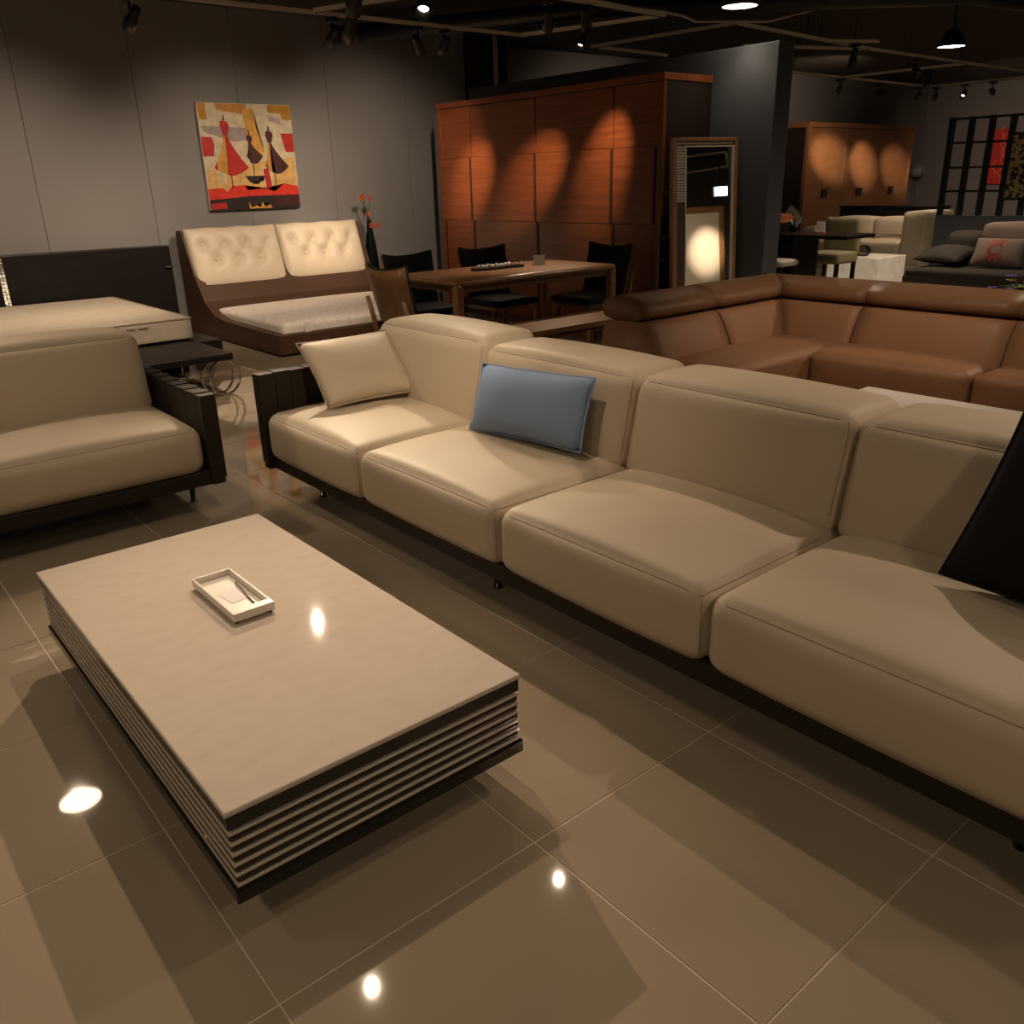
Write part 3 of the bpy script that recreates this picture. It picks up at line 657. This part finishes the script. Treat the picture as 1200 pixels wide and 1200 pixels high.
gi = obj('rustic_inlay', leanm(box(-mw/2+.042, -mw/2+.128, -.022, .0, .05, mh-.50)), 'rustic', MR)
obj('inner_bead', leanm(box(-mw/2+.128, -mw/2+.136, -.026, .0, .05, mh-.06)), 'track', MR)
obj('inner_bead', leanm(box(-mw/2+.128, mw/2-.035, -.026, .0, mh-.070, mh-.062)), 'track', MR)
obj('inner_bead', leanm(box(mw/2-.045, mw/2-.037, -.026, .0, .05, mh-.06)), 'track', MR)
mi_ = obj('mosaic_bed', leanm(box(-mw/2+.042, mw/2-.035, -.018, .0, mh-.062, mh-.028)), 'rustic', MR)
mj_ = obj('mosaic_bed', leanm(box(-mw/2+.042, -mw/2+.128, -.018, .0, mh-.50, mh-.06)), 'rustic', MR)
tl = None
def chip(par, x, z):
    global tl
    yy = .11*z/mh
    if tl is None: tl = obj('mosaic_chip', box(0, .0165, -.023, -.017, 0, .0165, .002, 1), 'mosaic', par, loc=(x, yy, z))
    else: copyo(tl, par, (x, yy, z))
for r in range(20):
    for c in range(4): chip(mj_, -mw/2+.044+c*.0208, mh-.492+r*.0216)
for c in range(27): chip(mi_, -mw/2+.044+c*.0208, mh-.053)
# ladder shelf behind the mirror
LS = thing('ladder_shelf', 'narrow wooden ladder rack standing behind the floor mirror', 'rack', (5.80, 5.00, 0), 0)
for x in (-.06, .42): obj('upright', box(x, x+.022, -.02, .02, 0, 1.53, .003), 'ply', LS)
for zz in (.3, .55, .72, .9, 1.25): obj('shelf', box(-.038, .42, -.04, .05, zz, zz+.014), 'ply', LS)
# seen in the mirror: framed canvas, lit sign
CV = thing('framed_canvas', 'large blank canvas in a honey wood frame, seen lit in mirror', 'picture', (7.98, -.80, 0), 0)
obj('canvas', box(-.62, .62, 0, .03, .12, 1.50), 'canvasw', CV)
for nm, x0, x1, z0, z1 in (('frame_stile', -.70, -.62, .04, 1.58), ('frame_stile', .62, .70, .04, 1.58), ('frame_rail', -.62, .62, 1.50, 1.58), ('frame_rail', -.62, .62, .04, .12)):
    obj(nm, box(x0, x1, -.03, .05, z0, z1, .006), 'frame', CV)
for x in (-.5, .5): obj('easel_leg', tube([(x, .0, .9), (x, -.06, .06), (x, .02, 0)], .018, n=8), 'frame', CV)
obj('easel_leg', tube([(0, -.03, 1.3), (0, -.55, 0)], .018, n=8), 'frame', CV)
ES = thing('exit_sign', 'glowing pale exit sign hung behind, seen in the mirror', 'sign', (9.80, -3.54, 1.96))
obj('sign_box', box(-.13, .13, -.03, .03, 0, .17, .01), 'white', ES); obj('lit_face', box(-.12, .12, .03, .036, .01, .16), 'exit', ES)
obj('hanger', tube([(0, 0, .17), (0, 0, CZ-1.96)], .01), 'blackpaint', ES)
# ================================================================== CARAMEL LEATHER CORNER SOFA
oC = (4.9, 2.6, 0)
CS = thing('corner_sofa', 'caramel leather corner sofa with dark raised headrests', 'sofa', oC)
CX, CY = 4.80, 3.10      # where backs meet seats
def sweep2(profile, a, b, kind, bm=None, bulge=0, n=8):
    """sweep (u outward, z) profile: kind 1 runs along x at CY+u, kind 2 runs along y at CX+u; ends: a,b are numbers or 'c' for the mitred corner"""
    bm = bm or bmesh.new(); R = []
    for q in range(n+1):
        t = q/n; ring = []
        for (u, z) in profile:
            def end(e): return e if e != 'c' else ((CX+u) if kind == 1 else (CY+u))
            e0, e1 = end(a), end(b); s = e0+(e1-e0)*t
            uu = u - bulge*(1-(2*t-1)**8)*(1 if u < .2 else 0)
            ring.append(bm.verts.new((s, CY+uu, z) if kind == 1 else (CX+uu, s, z)))
        R.append(ring)
    m = len(profile)
    for A, B in zip(R, R[1:]):
        for k in range(m): bm.faces.new((A[k], A[(k+1) % m], B[(k+1) % m], B[k]))
    bm.faces.new(R[0]); bm.faces.new(R[-1][::-1]); bmesh.ops.recalc_face_normals(bm, faces=bm.faces[:])
    return bm
def smoothp(pts, r=1):
    for _ in range(r):
        out = []
        for i in range(len(pts)):
            a, b = pts[i], pts[(i+1) % len(pts)]
            out += [(a[0]*.75+b[0]*.25, a[1]*.75+b[1]*.25), (a[0]*.25+b[0]*.75, a[1]*.25+b[1]*.75)]
        pts = out
    return pts
backp = smoothp([(-.02, .36), (.0, .42), (.035, .50), (.09, .60), (.13, .635), (.40, .635), (.43, .5), (.43, .12), (.1, .12)], 2)
headp = smoothp([(.13, .632), (.115, .69), (.16, .735), (.30, .765), (.40, .752), (.425, .69), (.40, .632)], 2)
XL = 3.60
segs1 = [(XL, 4.26), (4.263, 'c')]
segs2 = [('c', 2.66), (2.657, 1.80), (1.797, .7)]
for kind, segs in ((1, segs1), (2, segs2)):
    for a, b in segs:
        bc = obj('back_cushion', loc_(sweep2(backp, a, b, kind, bulge=.012), oC), 'caramel', CS, True)
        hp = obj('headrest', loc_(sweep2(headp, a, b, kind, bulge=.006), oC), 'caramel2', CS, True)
        for e in (b,):
            if e == 'c': ring = [((CX+u-.0), CY+u-.0, z) for u, z in backp[2:24]]
            elif kind == 1: ring = [(e+.0015, CY+u-.004, z) for u, z in backp[2:24]]
            else: ring = [(CX+u-.004, e-.0015, z) for u, z in backp[2:24]]
            ring = [r for r in ring if r[2] > .40 and (r[1]-CY if kind == 1 else r[0]-CX) < .16]
            if len(ring) > 2: obj('seam', loc_(tube(ring, .003, n=5), oC), 'caramelseam', bc, True)
# seats
obj('seat_cushion', loc_(cushion(XL+.04, 4.885, 2.715, 3.17, .20, .425, .045, (.0, .008, .02), 18, pw=.6), oC), 'caramel', CS, True)
for (a, b) in ((1.80, 2.712), (.70, 1.795)):
    obj('seat_cushion', loc_(cushion(4.455, 4.86, a, b, .20, .425, .045, (.012, .0, .02), 14, pw=.6), oC), 'caramel', CS, True)
obj('base', loc_(box(XL+.06, 5.18, 2.78, 3.5, .05, .23, .01), oC), 'wardside', CS); obj('base', loc_(box(4.55, 5.18, .74, 2.58, .05, .23, .01), oC), 'wardside', CS)
for (x, y) in ((XL+.1, 2.82), (XL+.1, 3.45), (5.1, 3.45), (5.1, .8), (4.62, .8)): obj('foot', loc_(lathe([(.02, 0), (.025, .06)], n=10, c=(x, y, 0)), oC), 'chrome', CS, True)
# white marble low table between the sofas
om = (3.72, 1.5, 0)
WT = thing('marble_table', 'white marble low table behind the cream sofa', 'coffee table', om)
obj('tabletop', loc_(box(3.30, 4.172, .75, 2.175, .315, .35, .004), om), 'marble', WT)
obj('apron', loc_(box(3.36, 4.11, .81, 2.115, .26, .316), om), 'white', WT)
for x in (3.38, 4.02):
    for y in (.83, 2.03): obj('leg', loc_(box(x, x+.07, y, y+.07, 0, .27, .004), om), 'white', WT)
# purple flowers behind the caramel sofa
FS = thing('flower_stand', 'slim dark stand under the purple flowers behind the caramel sofa', 'stand', (5.62, 2.06, 0))
obj('stand_top', lathe([(.12, .56), (.12, .58)], n=16), 'wenge', FS); obj('column', lathe([(.015, .02), (.015, .56)], n=10), 'wenge', FS); obj('foot', lathe([(.11, 0), (.11, .015), (.02, .025)], n=16), 'wenge', FS)
FP = thing('potted_flower', 'purple flowers with green leaves peeking over the caramel sofa', 'potted plant', (5.62, 2.06, .58))
obj('pot', lathe([(.05, 0), (.075, .12), (.068, .12), (.06, .1), (0, .1)], n=16), 'white', FP, True)
for k in range(18):
    a = random.uniform(0, 6.28); r = random.uniform(.02, .17); z = random.uniform(.13, .215); p = V(r*math.cos(a), r*math.sin(a)*1.3, z)
    obj('stem', tube([(0, 0, .08), (p.x*.5, p.y*.5, z*.8), p], .003, n=4), 'leaf', FP)
    bm = bmesh.new()
    for q in range(5):
        b = 2*math.pi*q/5+a; c = V(math.cos(b), math.sin(b), .25); s = V(-math.sin(b), math.cos(b), 0)
        bm.faces.new([bm.verts.new(p+x) for x in (V(0, 0, 0), c*.02+s*.013, c*.032, c*.02-s*.013)])
    obj('blossom', bm, 'petaly' if k % 9 == 4 else 'petalp', FP)
for k in range(12):
    a = k*.52; c = V(math.cos(a), math.sin(a), 0); s = V(-math.sin(a), math.cos(a), 0)
    bm = bmesh.new(); bm.faces.new([bm.verts.new(x) for x in (V(0, 0, .1), c*.07+s*.02+V(0, 0, .15), c*.14+V(0, 0, .14), c*.07-s*.02+V(0, 0, .15))]); obj('leaf', bm, 'leaf', FP)
# ================================================================== FAR RIGHT: TAN WARDROBE, DESK, SOFAS
o3 = (16.3, 9.5, 0)
W2 = thing('wardrobe', 'tan wood three door wardrobe with square black pulls in far corner', 'wardrobe', o3)
obj('carcass', loc_(box(14.44, 18.15, 9.23, 9.85, 0, 2.17), o3), 'wardside', W2)
obj('top_panel', loc_(box(14.42, 18.18, 9.16, 9.87, 2.12, 2.20, .004), o3), 'tan', W2)
for x in (14.43, 18.10): obj('side_trim', loc_(box(x, x+.07, 9.17, 9.24, 0, 2.12, .004), o3), 'tan', W2)
for k in range(3):
    x0 = 14.505+k*1.2; D = obj('door', loc_(box(x0, x0+1.194, 9.2, 9.235, .05, 2.115, .003), o3), 'tan', W2)
    px = x0+.62
    pl = obj('door_pull', loc_(box(px-.10, px+.10, 9.185, 9.205, .94, 1.09, .004), o3), 'blackpaint', D)
    obj('pull_bar', loc_(box(px-.09, px-.02, 9.178, 9.187, .96, 1.07), o3), 'gunmetal', D)
# dark cabinet with copper box, desk, orchid, stool, chair
o4 = (9.35, 6.15, 0)
CB = thing('side_cabinet', 'tall narrow black cabinet beside the partition end', 'cabinet', (9.66, 6.52, 0))
obj('body', box(-.18, .18, -.20, .16, .04, .82, .005), 'wenge', CB); obj('door', box(-.198, -.18, -.19, .15, .06, .80, .003), 'wenge', CB); obj('plinth', box(-.16, .16, -.18, .14, 0, .04), 'blackpaint', CB)
CBX = thing('storage_box', 'shiny copper brown box on top of the black cabinet', 'box', (9.66, 6.52, .82))
obj('box_body', box(-.17, .17, -.18, .14, 0, .045, .004), 'copper', CBX); obj('lid', box(-.175, .175, -.185, .145, .049, .098, .006), 'copper', CBX)
DK = thing('desk', 'black wood desk with a glossy top below the orchid', 'desk', o4)
obj('desktop', box(-.30, .30, -.98, .12, .685, .725, .006), 'wenge', DK)
obj('side_panel', box(-.27, .27, .06, .10, 0, .69), 'wenge', DK); obj('drawer_box', box(-.27, .27, -.30, .06, .08, .685, .004), 'wenge', DK)
for zz in (.1, .3, .5):
    d = obj('drawer', box(-.285, -.27, -.29, .05, zz, zz+.18, .003), 'wenge', DK); obj('handle', box(-.295, -.285, -.18, -.06, zz+.09, zz+.10), 'gunmetal', d)
ST = thing('stool', 'small white padded stool with black legs beside the partition', 'stool', (8.80, 5.85, 0))
obj('seat', cushion(-.17, .17, -.17, .17, .40, .47, .025, (0, 0, .01), 6), 'white', ST, True)
for x in (-1, 1):
    for y in (-1, 1): obj('leg', box(x*.13-.015, x*.13+.015, y*.13-.015, y*.13+.015, 0, .41), 'blackpaint', ST)
OR = thing('orchid', 'white orchid with dark leaves standing on the black desk', 'orchid', (9.42, 6.08, .725))
obj('pot', lathe([(.04, 0), (.055, .08), (.048, .08), (0, .07)], n=14), 'vase', OR, True)
stem = [(0, 0, .07), (0, .03, .18), (-.01, .04, .25), (-.02, -.02, .26), (-.02, -.09, .20), (-.02, -.12, .14)]
obj('stem', tube(stem, .005, n=6), 'leaf', OR, True)
for k, (x, y, z) in enumerate([(-.03, .055, .235), (-.03, .03, .265), (-.03, 0, .245), (-.03, -.03, .215), (-.03, -.06, .19), (-.03, -.09, .145), (-.03, -.07, .12)]):
    bm = bmesh.new()
    for q in range(5):
        b = 2*math.pi*q/5+k; c = V(-.2, math.cos(b), math.sin(b)); s = V(0, -math.sin(b), math.cos(b)); p = V(x, y, z)
        bm.faces.new([bm.verts.new(p+v) for v in (V(0, 0, 0), c*.024+s*.017, c*.042, c*.024-s*.017)])
    obj('blossom', bm, 'petalw', OR)
for k in range(5):
    a = k*1.25; c = V(math.cos(a), math.sin(a), 0); s = V(-math.sin(a), math.cos(a), 0); bm = bmesh.new()
    bm.faces.new([bm.verts.new(v) for v in (V(0, 0, .07), c*.05+s*.02+V(0, 0, .13), c*.10+V(0, 0, .11), c*.05-s*.02+V(0, 0, .13))]); obj('leaf', bm, 'leaf', OR)
SG = thing('desk_sign', 'small white upright card on the black desk', 'sign', (9.42, 5.72, .725))
obj('card', box(-.004, .004, -.055, .055, .01, .13), 'paper', SG); obj('stand', box(-.03, .03, -.06, .06, 0, .012), 'copper', SG)
CH = thing('side_chair', 'olive upholstered chair with black legs behind the desk', 'chair', (10.05, 5.92, 0), 0)
obj('seat', cushion(-.24, .22, -.23, .23, .34, .47, .03, (0, 0, .01), 8), 'olive', CH, True)
obj('backrest', cushion(.16, .25, -.23, .23, .42, .86, .03, (.01, 0, 0), 8), 'olive', CH, True)
for x in (-.19, .19):
    for y in (-.19, .19): obj('leg', box(x-.022, x+.022, y-.022, y+.022, 0, .35, .003), 'blackpaint', CH)
LC = thing('lit_cube_table', 'glowing alabaster block table in front of the beige sofa', 'coffee table', (10.9, 5.93, 0))
obj('block', box(-.33, .33, -.36, .36, .02, .365, .008), 'alab', LC); obj('plinth', box(-.3, .3, -.33, .33, 0, .02), 'blackpaint', LC)
for k, (y, s) in enumerate(((6.12, .8), (5.89, .9))):
    d = thing('wire_ornament', ('left' if k == 0 else 'right')+' hand black openwork ornament on the glowing block table', 'ornament', (10.72, y, .3665), 0, 'black ornaments on the glowing table')
    for q in range(6):
        a = math.pi*q/6; obj('wire_hoop', tube([(.085*s*math.cos(b)*math.cos(a), .11*s*math.cos(b)*math.sin(a), .075*s+.07*s*math.sin(b)) for b in [2*math.pi*e/16 for e in range(16)]], .008, n=5, closed=True), 'blackgloss', d)
    obj('base_ring', tube([(.06*s*math.cos(b), .07*s*math.sin(b), .008) for b in [2*math.pi*e/16 for e in range(16)]], .008, n=5, closed=True), 'chrome', d)
oS = (13.1, 6.85, 0)
BS = thing('beige_sofa', 'beige leather sofa behind the glowing block table', 'sofa', oS)
obj('base', loc_(box(12.5, 13.4, 5.98, 7.9, .0, .22, .01), oS), 'beige', BS)
for (a, b) in ((6.32, 7.0), (7.005, 7.65)):
    obj('seat_cushion', loc_(cushion(12.45, 13.2, a, b, .2, .42, .04, (.01, 0, .02), 8), oS), 'beige', BS, True)
    bc = obj('back_cushion', loc_(cushion(12.95, 13.3, a, b, .38, .725, .05, (.02, 0, .02), 8), oS), 'beige', BS, True)
    obj('seam', loc_(tube([(12.927, a+.05, .5), (12.927, b-.05, .5)], .005, n=5), oS), 'cream2', bc)
for (a, b) in ((5.98, 6.315), (7.66, 7.9)): obj('arm', loc_(cushion(12.48, 13.35, a, b, .1, .83 if a < 6.1 else .6, .04, (.005, .005, .01), 8), oS), 'beige', BS, True)
HB = thing('low_cabinet', 'long black cabinet top showing above the beige sofa', 'cabinet', (13.65, 7.1, 0))
obj('body', box(-.2, .2, -.80, .75, .0, .84, .006), 'wenge', HB); obj('top', box(-.22, .22, -.82, .77, .84, .87, .004), 'wenge', HB)
for y in (-.75, -.24, .27): obj('door', box(-.215, -.2, y, y+.48, .08, .82, .003), 'wenge', HB)
# lattice divider
oL = (12.35, 4.4, 0)
LD = thing('lattice_screen', 'black open grid room divider on a solid black lower panel', 'divider', oL)
obj('lower_panel', loc_(box(12.30, 12.36, 2.0, 5.765, 0, .80, .004), oL), 'blue', LD)
ys = [5.73-.253*k for k in range(15)]
for y in ys: obj('upright', loc_(box(12.30, 12.36, y-.034, y+.034, .80, 2.0, .004), oL), 'blackpaint', LD)
for z in (1.98, 1.69, 1.39, 1.10): obj('crossbar', loc_(box(12.31, 12.35, 2.0, 5.76, z-.014, z+.014, .003), oL), 'blackpaint', LD)
# patterned panel hung on the divider, red picture on the far wall
LP = thing('patterned_panel', 'beige panel with dark speckles hung on the grid divider', 'picture', (12.24, 4.45, 1.02))
MT['speck'] = mat('speckled_print', (.40, .30, .15, 1), .6, noise=((17, 17, 17), (.02, .015, .01, 1), 2, .50, .56))
obj('panel', box(-.02, .02, -.45, .45, 0, .73, .004), 'speck', LP); obj('frame_rail', box(-.03, .03, -.46, .46, .73, .76), 'blackpaint', LP); obj('frame_rail', box(-.03, .03, -.46, .46, -.03, 0), 'blackpaint', LP)
RP = thing('red_picture', 'red picture with thin pale lines seen through the grid divider', 'picture', (19.93, 7.7, 1.06))
RY = (8.40, 7.35)
obj('canvas', box(-.02, .03, .32, .78, 0, 1.05, .004), 'red', RP)
for k in range(7):
    a = random.uniform(.36, .6); z0 = .07+.13*k
    obj('pale_line', tube([(-.024, a, z0), (-.024, a+.1, z0+.16), (-.024, a+.03, z0+.25)], .008, n=5), 'petalo', RP)
tag(obj('wall_sconce', lathe([(0, -.03), (.10, -.02), (.16, .05), (.17, .12), (.1, .24), (0, .27)], n=18), 'glass', None, True, loc=(19.6, 9.72, 1.26)), 'round glass wall lamp beside the tan wardrobe', 'lamp')
# taupe sofa with cushions
oG = (10.7, 3.6, 0)
GS = thing('taupe_sofa', 'dark taupe sofa in front of the grid divider', 'sofa', oG)
obj('base', loc_(box(10.0, 11.1, 2.2, 4.98, .05, .25, .02), oG), 'greydark', GS); obj('seat', loc_(cushion(10.0, 10.9, 2.2, 4.97, .22, .33, .05, (.0, 0, .015), 10), oG), 'greydark', GS, True)
bkf = lambda p: p+V(.12*(p.z-.3), 0, 0)
for (a, b, m, zt) in ((3.35, 4.42, 'greysofa', .80), (2.25, 3.34, 'greysofa', .80)):
    bc = obj('back_cushion', loc_(cushion(10.55, 10.85, a, b, .30, zt, .05, (.03, .01, .02), 12, fn=bkf), oG), m, GS, True)
    obj('seam', loc_(tube([(10.555, a+.02, .64), (10.55, (a+b)/2, .62), (10.555, b-.02, .66)], .006, n=5), oG), 'greydark', bc); obj('seam', loc_(tube([(10.535, b-.42, .62), (10.53, b-.36, .42)], .006, n=5), oG), 'greydark', bc)
obj('back_cushion', loc_(cushion(10.60, 10.85, 4.43, 4.82, .30, .69, .06, (.03, .01, .02), 10, fn=bkf), oG), 'greydark', GS, True)
place_pillow('throw_pillow', 'dark flat pillow lying at the near end of taupe sofa', .55, .50, .16, 'greydark', 'greydark', (10.25, 4.75, .40), (-.1, -1, .0), (.9, 0, .22), .05)
rp = place_pillow('throw_pillow', 'taupe pillow with a red starburst on the taupe sofa', .55, .34, .15, 'greysofa', 'greydark', (10.33, 4.12, .36), (.05, -1, .0), (.5, 0, .86), .04)
sb = bmesh.new(); xx = V(.05, -1, 0).normalized(); yy = V(.5, 0, .86); yy = (yy-xx*yy.dot(xx)).normalized(); zz = xx.cross(yy)
for k in range(14):
    a = 2*math.pi*k/14; c = xx*math.cos(a)+yy*math.sin(a); s = -xx*math.sin(a)+yy*math.cos(a); o_ = yy*.17+zz*.077-xx*.02
    sb.faces.new([sb.verts.new(o_+v) for v in (c*.05+s*.008, c*.12+s*.016-zz*.012, c*.14-zz*.018, c*.12-s*.016-zz*.012, c*.05-s*.008)])
bmesh.ops.solidify(sb, geom=sb.faces[:], thickness=.004)
obj('starburst', sb, 'red', rp)
# ================================================================== LAMPS
def dome(pos, label, power, ang=110, rad=.05):
    t = thing('pendant_dome', label, 'pendant lamp', pos, 0, 'black dome pendants')
    obj('shade', lathe([(.03, .17), (.06, .165), (.09, .12), (.125, .05), (.145, 0), (.138, 0), (.115, .05), (.08, .11), (.03, .14)], n=28), 'spot', t, True)
    obj('reflector', lathe([(.136, .006), (.112, .05), (.078, .105), (0, .12)], n=28), 'lensdim', t, True)
    bm = bmesh.new(); bmesh.ops.create_uvsphere(bm, u_segments=14, v_segments=8, radius=.045)
    for v in bm.verts: v.co.z += .06
    obj('bulb', bm, 'lens', t, True)
    obj('stem', tube([(0, 0, .16), (0, 0, CZ-pos[2])], .012, n=8), 'spot', t)
    spotlight(t, (pos[0], pos[1], pos[2]+.0), (pos[0], pos[1], 0), power, ang, .6, rad)
    return t
dome((6.30, 4.715, 2.6), 'black dome pendant nearest the partition, lit', 9, 90)
dome((10.32, 4.93, 2.6), 'black dome pendant over the far sofas, lit', 90)
dome((.74, 5.78, 2.6), 'black dome pendant above the loveseat, mirrored in the floor', 80, 150)
# unseen domes added as fill light, behind and beside the viewer
for (x, y, p, lb) in ((-1.5, .4, 38, 'black fill dome added left of the viewer, nearest'), (-1.6, 3.4, 30, 'black fill dome added left of the loveseat'), (-1.6, 6.6, 110, 'black fill dome added left of the platform bed'),
                      (.9, -1.6, 50, 'black fill dome added behind the viewer, nearest'), (3.6, -1.6, 36, 'black fill dome added behind the viewer, towards the partition side'), (6.8, 1.2, 120, 'black fill dome added beyond the caramel sofa'),
                      (13.6, 3.0, 50, 'black fill dome added beyond the grid divider'), (16.5, 6.4, 70, 'black fill dome added in the farthest corner')):
    dome((x, y, 2.6), lb, p, 165, .13)
# spots in view, left group
fixture((2.28, 6.67, 2.46), (1.7, 8.7, .7), 'black spotlight near the top left edge of view', 105, 95)
fixture((3.81, 6.69, 2.46), (3.9, 9.1, .9), 'black spotlight aimed at the tufted bed, left of pair', 90, 80)
fixture((3.74, 6.30, 2.46), (4.75, 8.9, .78), 'large black spotlight hung under the cross track', 80, 22, big=1.3)
fixture((3.68, 5.25, 2.46), (2.15, 3.35, .6), 'lit spotlight at top edge facing the cream sofa', 65, 50, big=1.25)
rail([(3.25, 5.6), (3.25, 5.2)], 'tiny track stub above the aisle at the top edge', [(3.25, 5.4)])
fixture((3.25, 5.40, 2.47), (4.1, 7.7, .25), 'lit spotlight at top edge aimed at the quilted mattress', 70, 50, big=1.2)
fixture((4.63, 6.71, 2.46), (5.9, 7.66, 1.42), 'black spotlight pointing at left wardrobe doors', 130, 24)
fixture((4.79, 5.27, 2.46), (5.9, 6.68, 1.42), 'black spotlight pointing at the middle wardrobe doors', 170, 22)
fixture((5.2, 5.30, 2.5), (5.9, 5.74, 1.50), 'black spotlight hidden close to the right wardrobe door', 70, 34)
fixture((5.95, 6.12, 2.5), (4.3, 5.2, .75), 'black spotlight above the dining table', 130, 45)
fixture((4.9, 6.715, 2.47), (5.5, 9.2, 1.0), 'added black spotlight washing the wall beside the vase', 75, 80)  # extra lamp put in to brighten the grey wall
# above the seating group, out of view; some mirrored in floor and table, some added
fixture((2.735, 2.99, 2.57), (1.2, 1.2, 0), 'spotlight above the cream sofa middle, mirrored in the floor', 18, 80, rail=2.70)
fixture((2.735, 3.42, 2.57), (2.6, 7.0, 0), 'spotlight above the cream sofa, aimed at the bed aisle', 90, 55, rail=2.70)
fixture((1.45, 3.00, 2.47), (.70, 2.0, .3), 'spotlight above the coffee table, mirrored in the floor', 60, 50)
fixture((1.45, 1.95, 2.47), (2.15, 3.45, .55), 'added spotlight above the coffee table, aimed at the square cream pillow', 55, 44)  # lamp added to light the pillow and first back cushion from the front
fixture((1.45, 2.68, 2.47), (.35, 3.9, .45), 'added spotlight above the coffee table, aimed at the loveseat', 20, 75)  # unseen lamp put in to lift the loveseat
fixture((1.45, 2.35, 2.47), (2.3, 2.45, .6), 'added spotlight above the coffee table, aimed at the blue pillow', 22, 60)  # weaker added lamp for the front of the blue pillow
fixture((2.735, 5.90, 2.57), (.75, 2.1, .3), 'spotlight mirrored in the coffee table top', 320, 36, rail=2.70)
fixture((3.79, 1.09, 2.57), (1.9, 1.2, .4), 'spotlight above the marble table, aimed at the cream sofa', 42, 65, rail=2.70)
fixture((3.79, 1.5, 2.57), (3.75, 1.6, .3), 'added spotlight above the marble table, aimed straight down', 22, 50, rail=2.70)  # lamp put in to brighten the marble top
fixture((3.79, 2.0, 2.57), (4.9, 2.6, .5), 'spotlight above the marble table, aimed at the caramel sofa', 60, 75, rail=2.70)
# right group
rail([(8.8, 5.46), (9.3, 5.22)], 'tiny cross track holding an unlit spotlight', [(9.06, 5.33)])
fixture((8.42, 6.05, 2.46), (4.9, 3.2, .6), 'lit spotlight left of the pair near the partition', 60, 45, big=1.2)
fixture((8.70, 5.96, 2.46), (9.2, 5.0, 0), 'lit downward spotlight beside the partition top', 25, 60, big=1.2)
fixture((9.06, 5.323, 2.46), (9.6, 5.9, .7), 'unlit looking spotlight hanging on the tiny cross track', 0, 50, lit=False)
fixture((9.9, 7.16, 2.46), (9.9, 9.8, 1.6), 'dark spotlight on far track above the wardrobe corner', 60, 80)
fixture((13.4, 7.385, 2.46), (14.2, 9.9, 2.5), 'dark spotlight washing the wall above the tan wardrobe', 60, 100)
fixture((12.2, 7.33, 2.46), (15.15, 9.2, 1.62), 'spotlight lighting the left tan wardrobe door', 650, 15)
fixture((14.65, 7.42, 2.46), (16.35, 9.2, 1.5), 'lit spotlight lighting the middle tan wardrobe door', 280, 20)
fixture((14.98, 7.30, 2.46), (17.6, 9.2, 1.4), 'spotlight lighting the right tan wardrobe door', 280, 17)
fixture((14.97, 6.85, 2.46), (12.2, 6.4, .5), 'third dark spotlight on the farthest track corner', 30, 50)
fixture((12.26, 6.1, 2.46), (12.9, 6.8, .5), 'dark spotlight on the cross track above the beige sofa', 60, 60)
fixture((14.96, 6.42, 2.46), (20, 7.4, 1.3), 'dark spotlight above the grid divider', 160, 75)
fixture((10.9, 5.58, 2.46), (10.5, 3.9, .4), 'dark spotlight above the taupe sofa', 25, 50)
rail([(7.6, 1.6), (8.8, 1.6)], 'short track seen only in the mirror', [(8.2, 1.6)])
rail([(8.3, -3.6), (9.64, -2.88), (10.5, -4.8), (9.2, -6.2)], 'cornered track reflected in the floor mirror', [(9.0, -3.25), (10.2, -4.1)])
fixture((8.35, 1.6, 2.46), (8.40, -.77, .95), 'spotlight seen only in the mirror, aimed at the canvas', 420, 15)
dome((9.0, -5.0, 2.6), 'black fill dome added far behind the viewer', 60, 165)  # unseen dome added to light the wall shown in the mirror
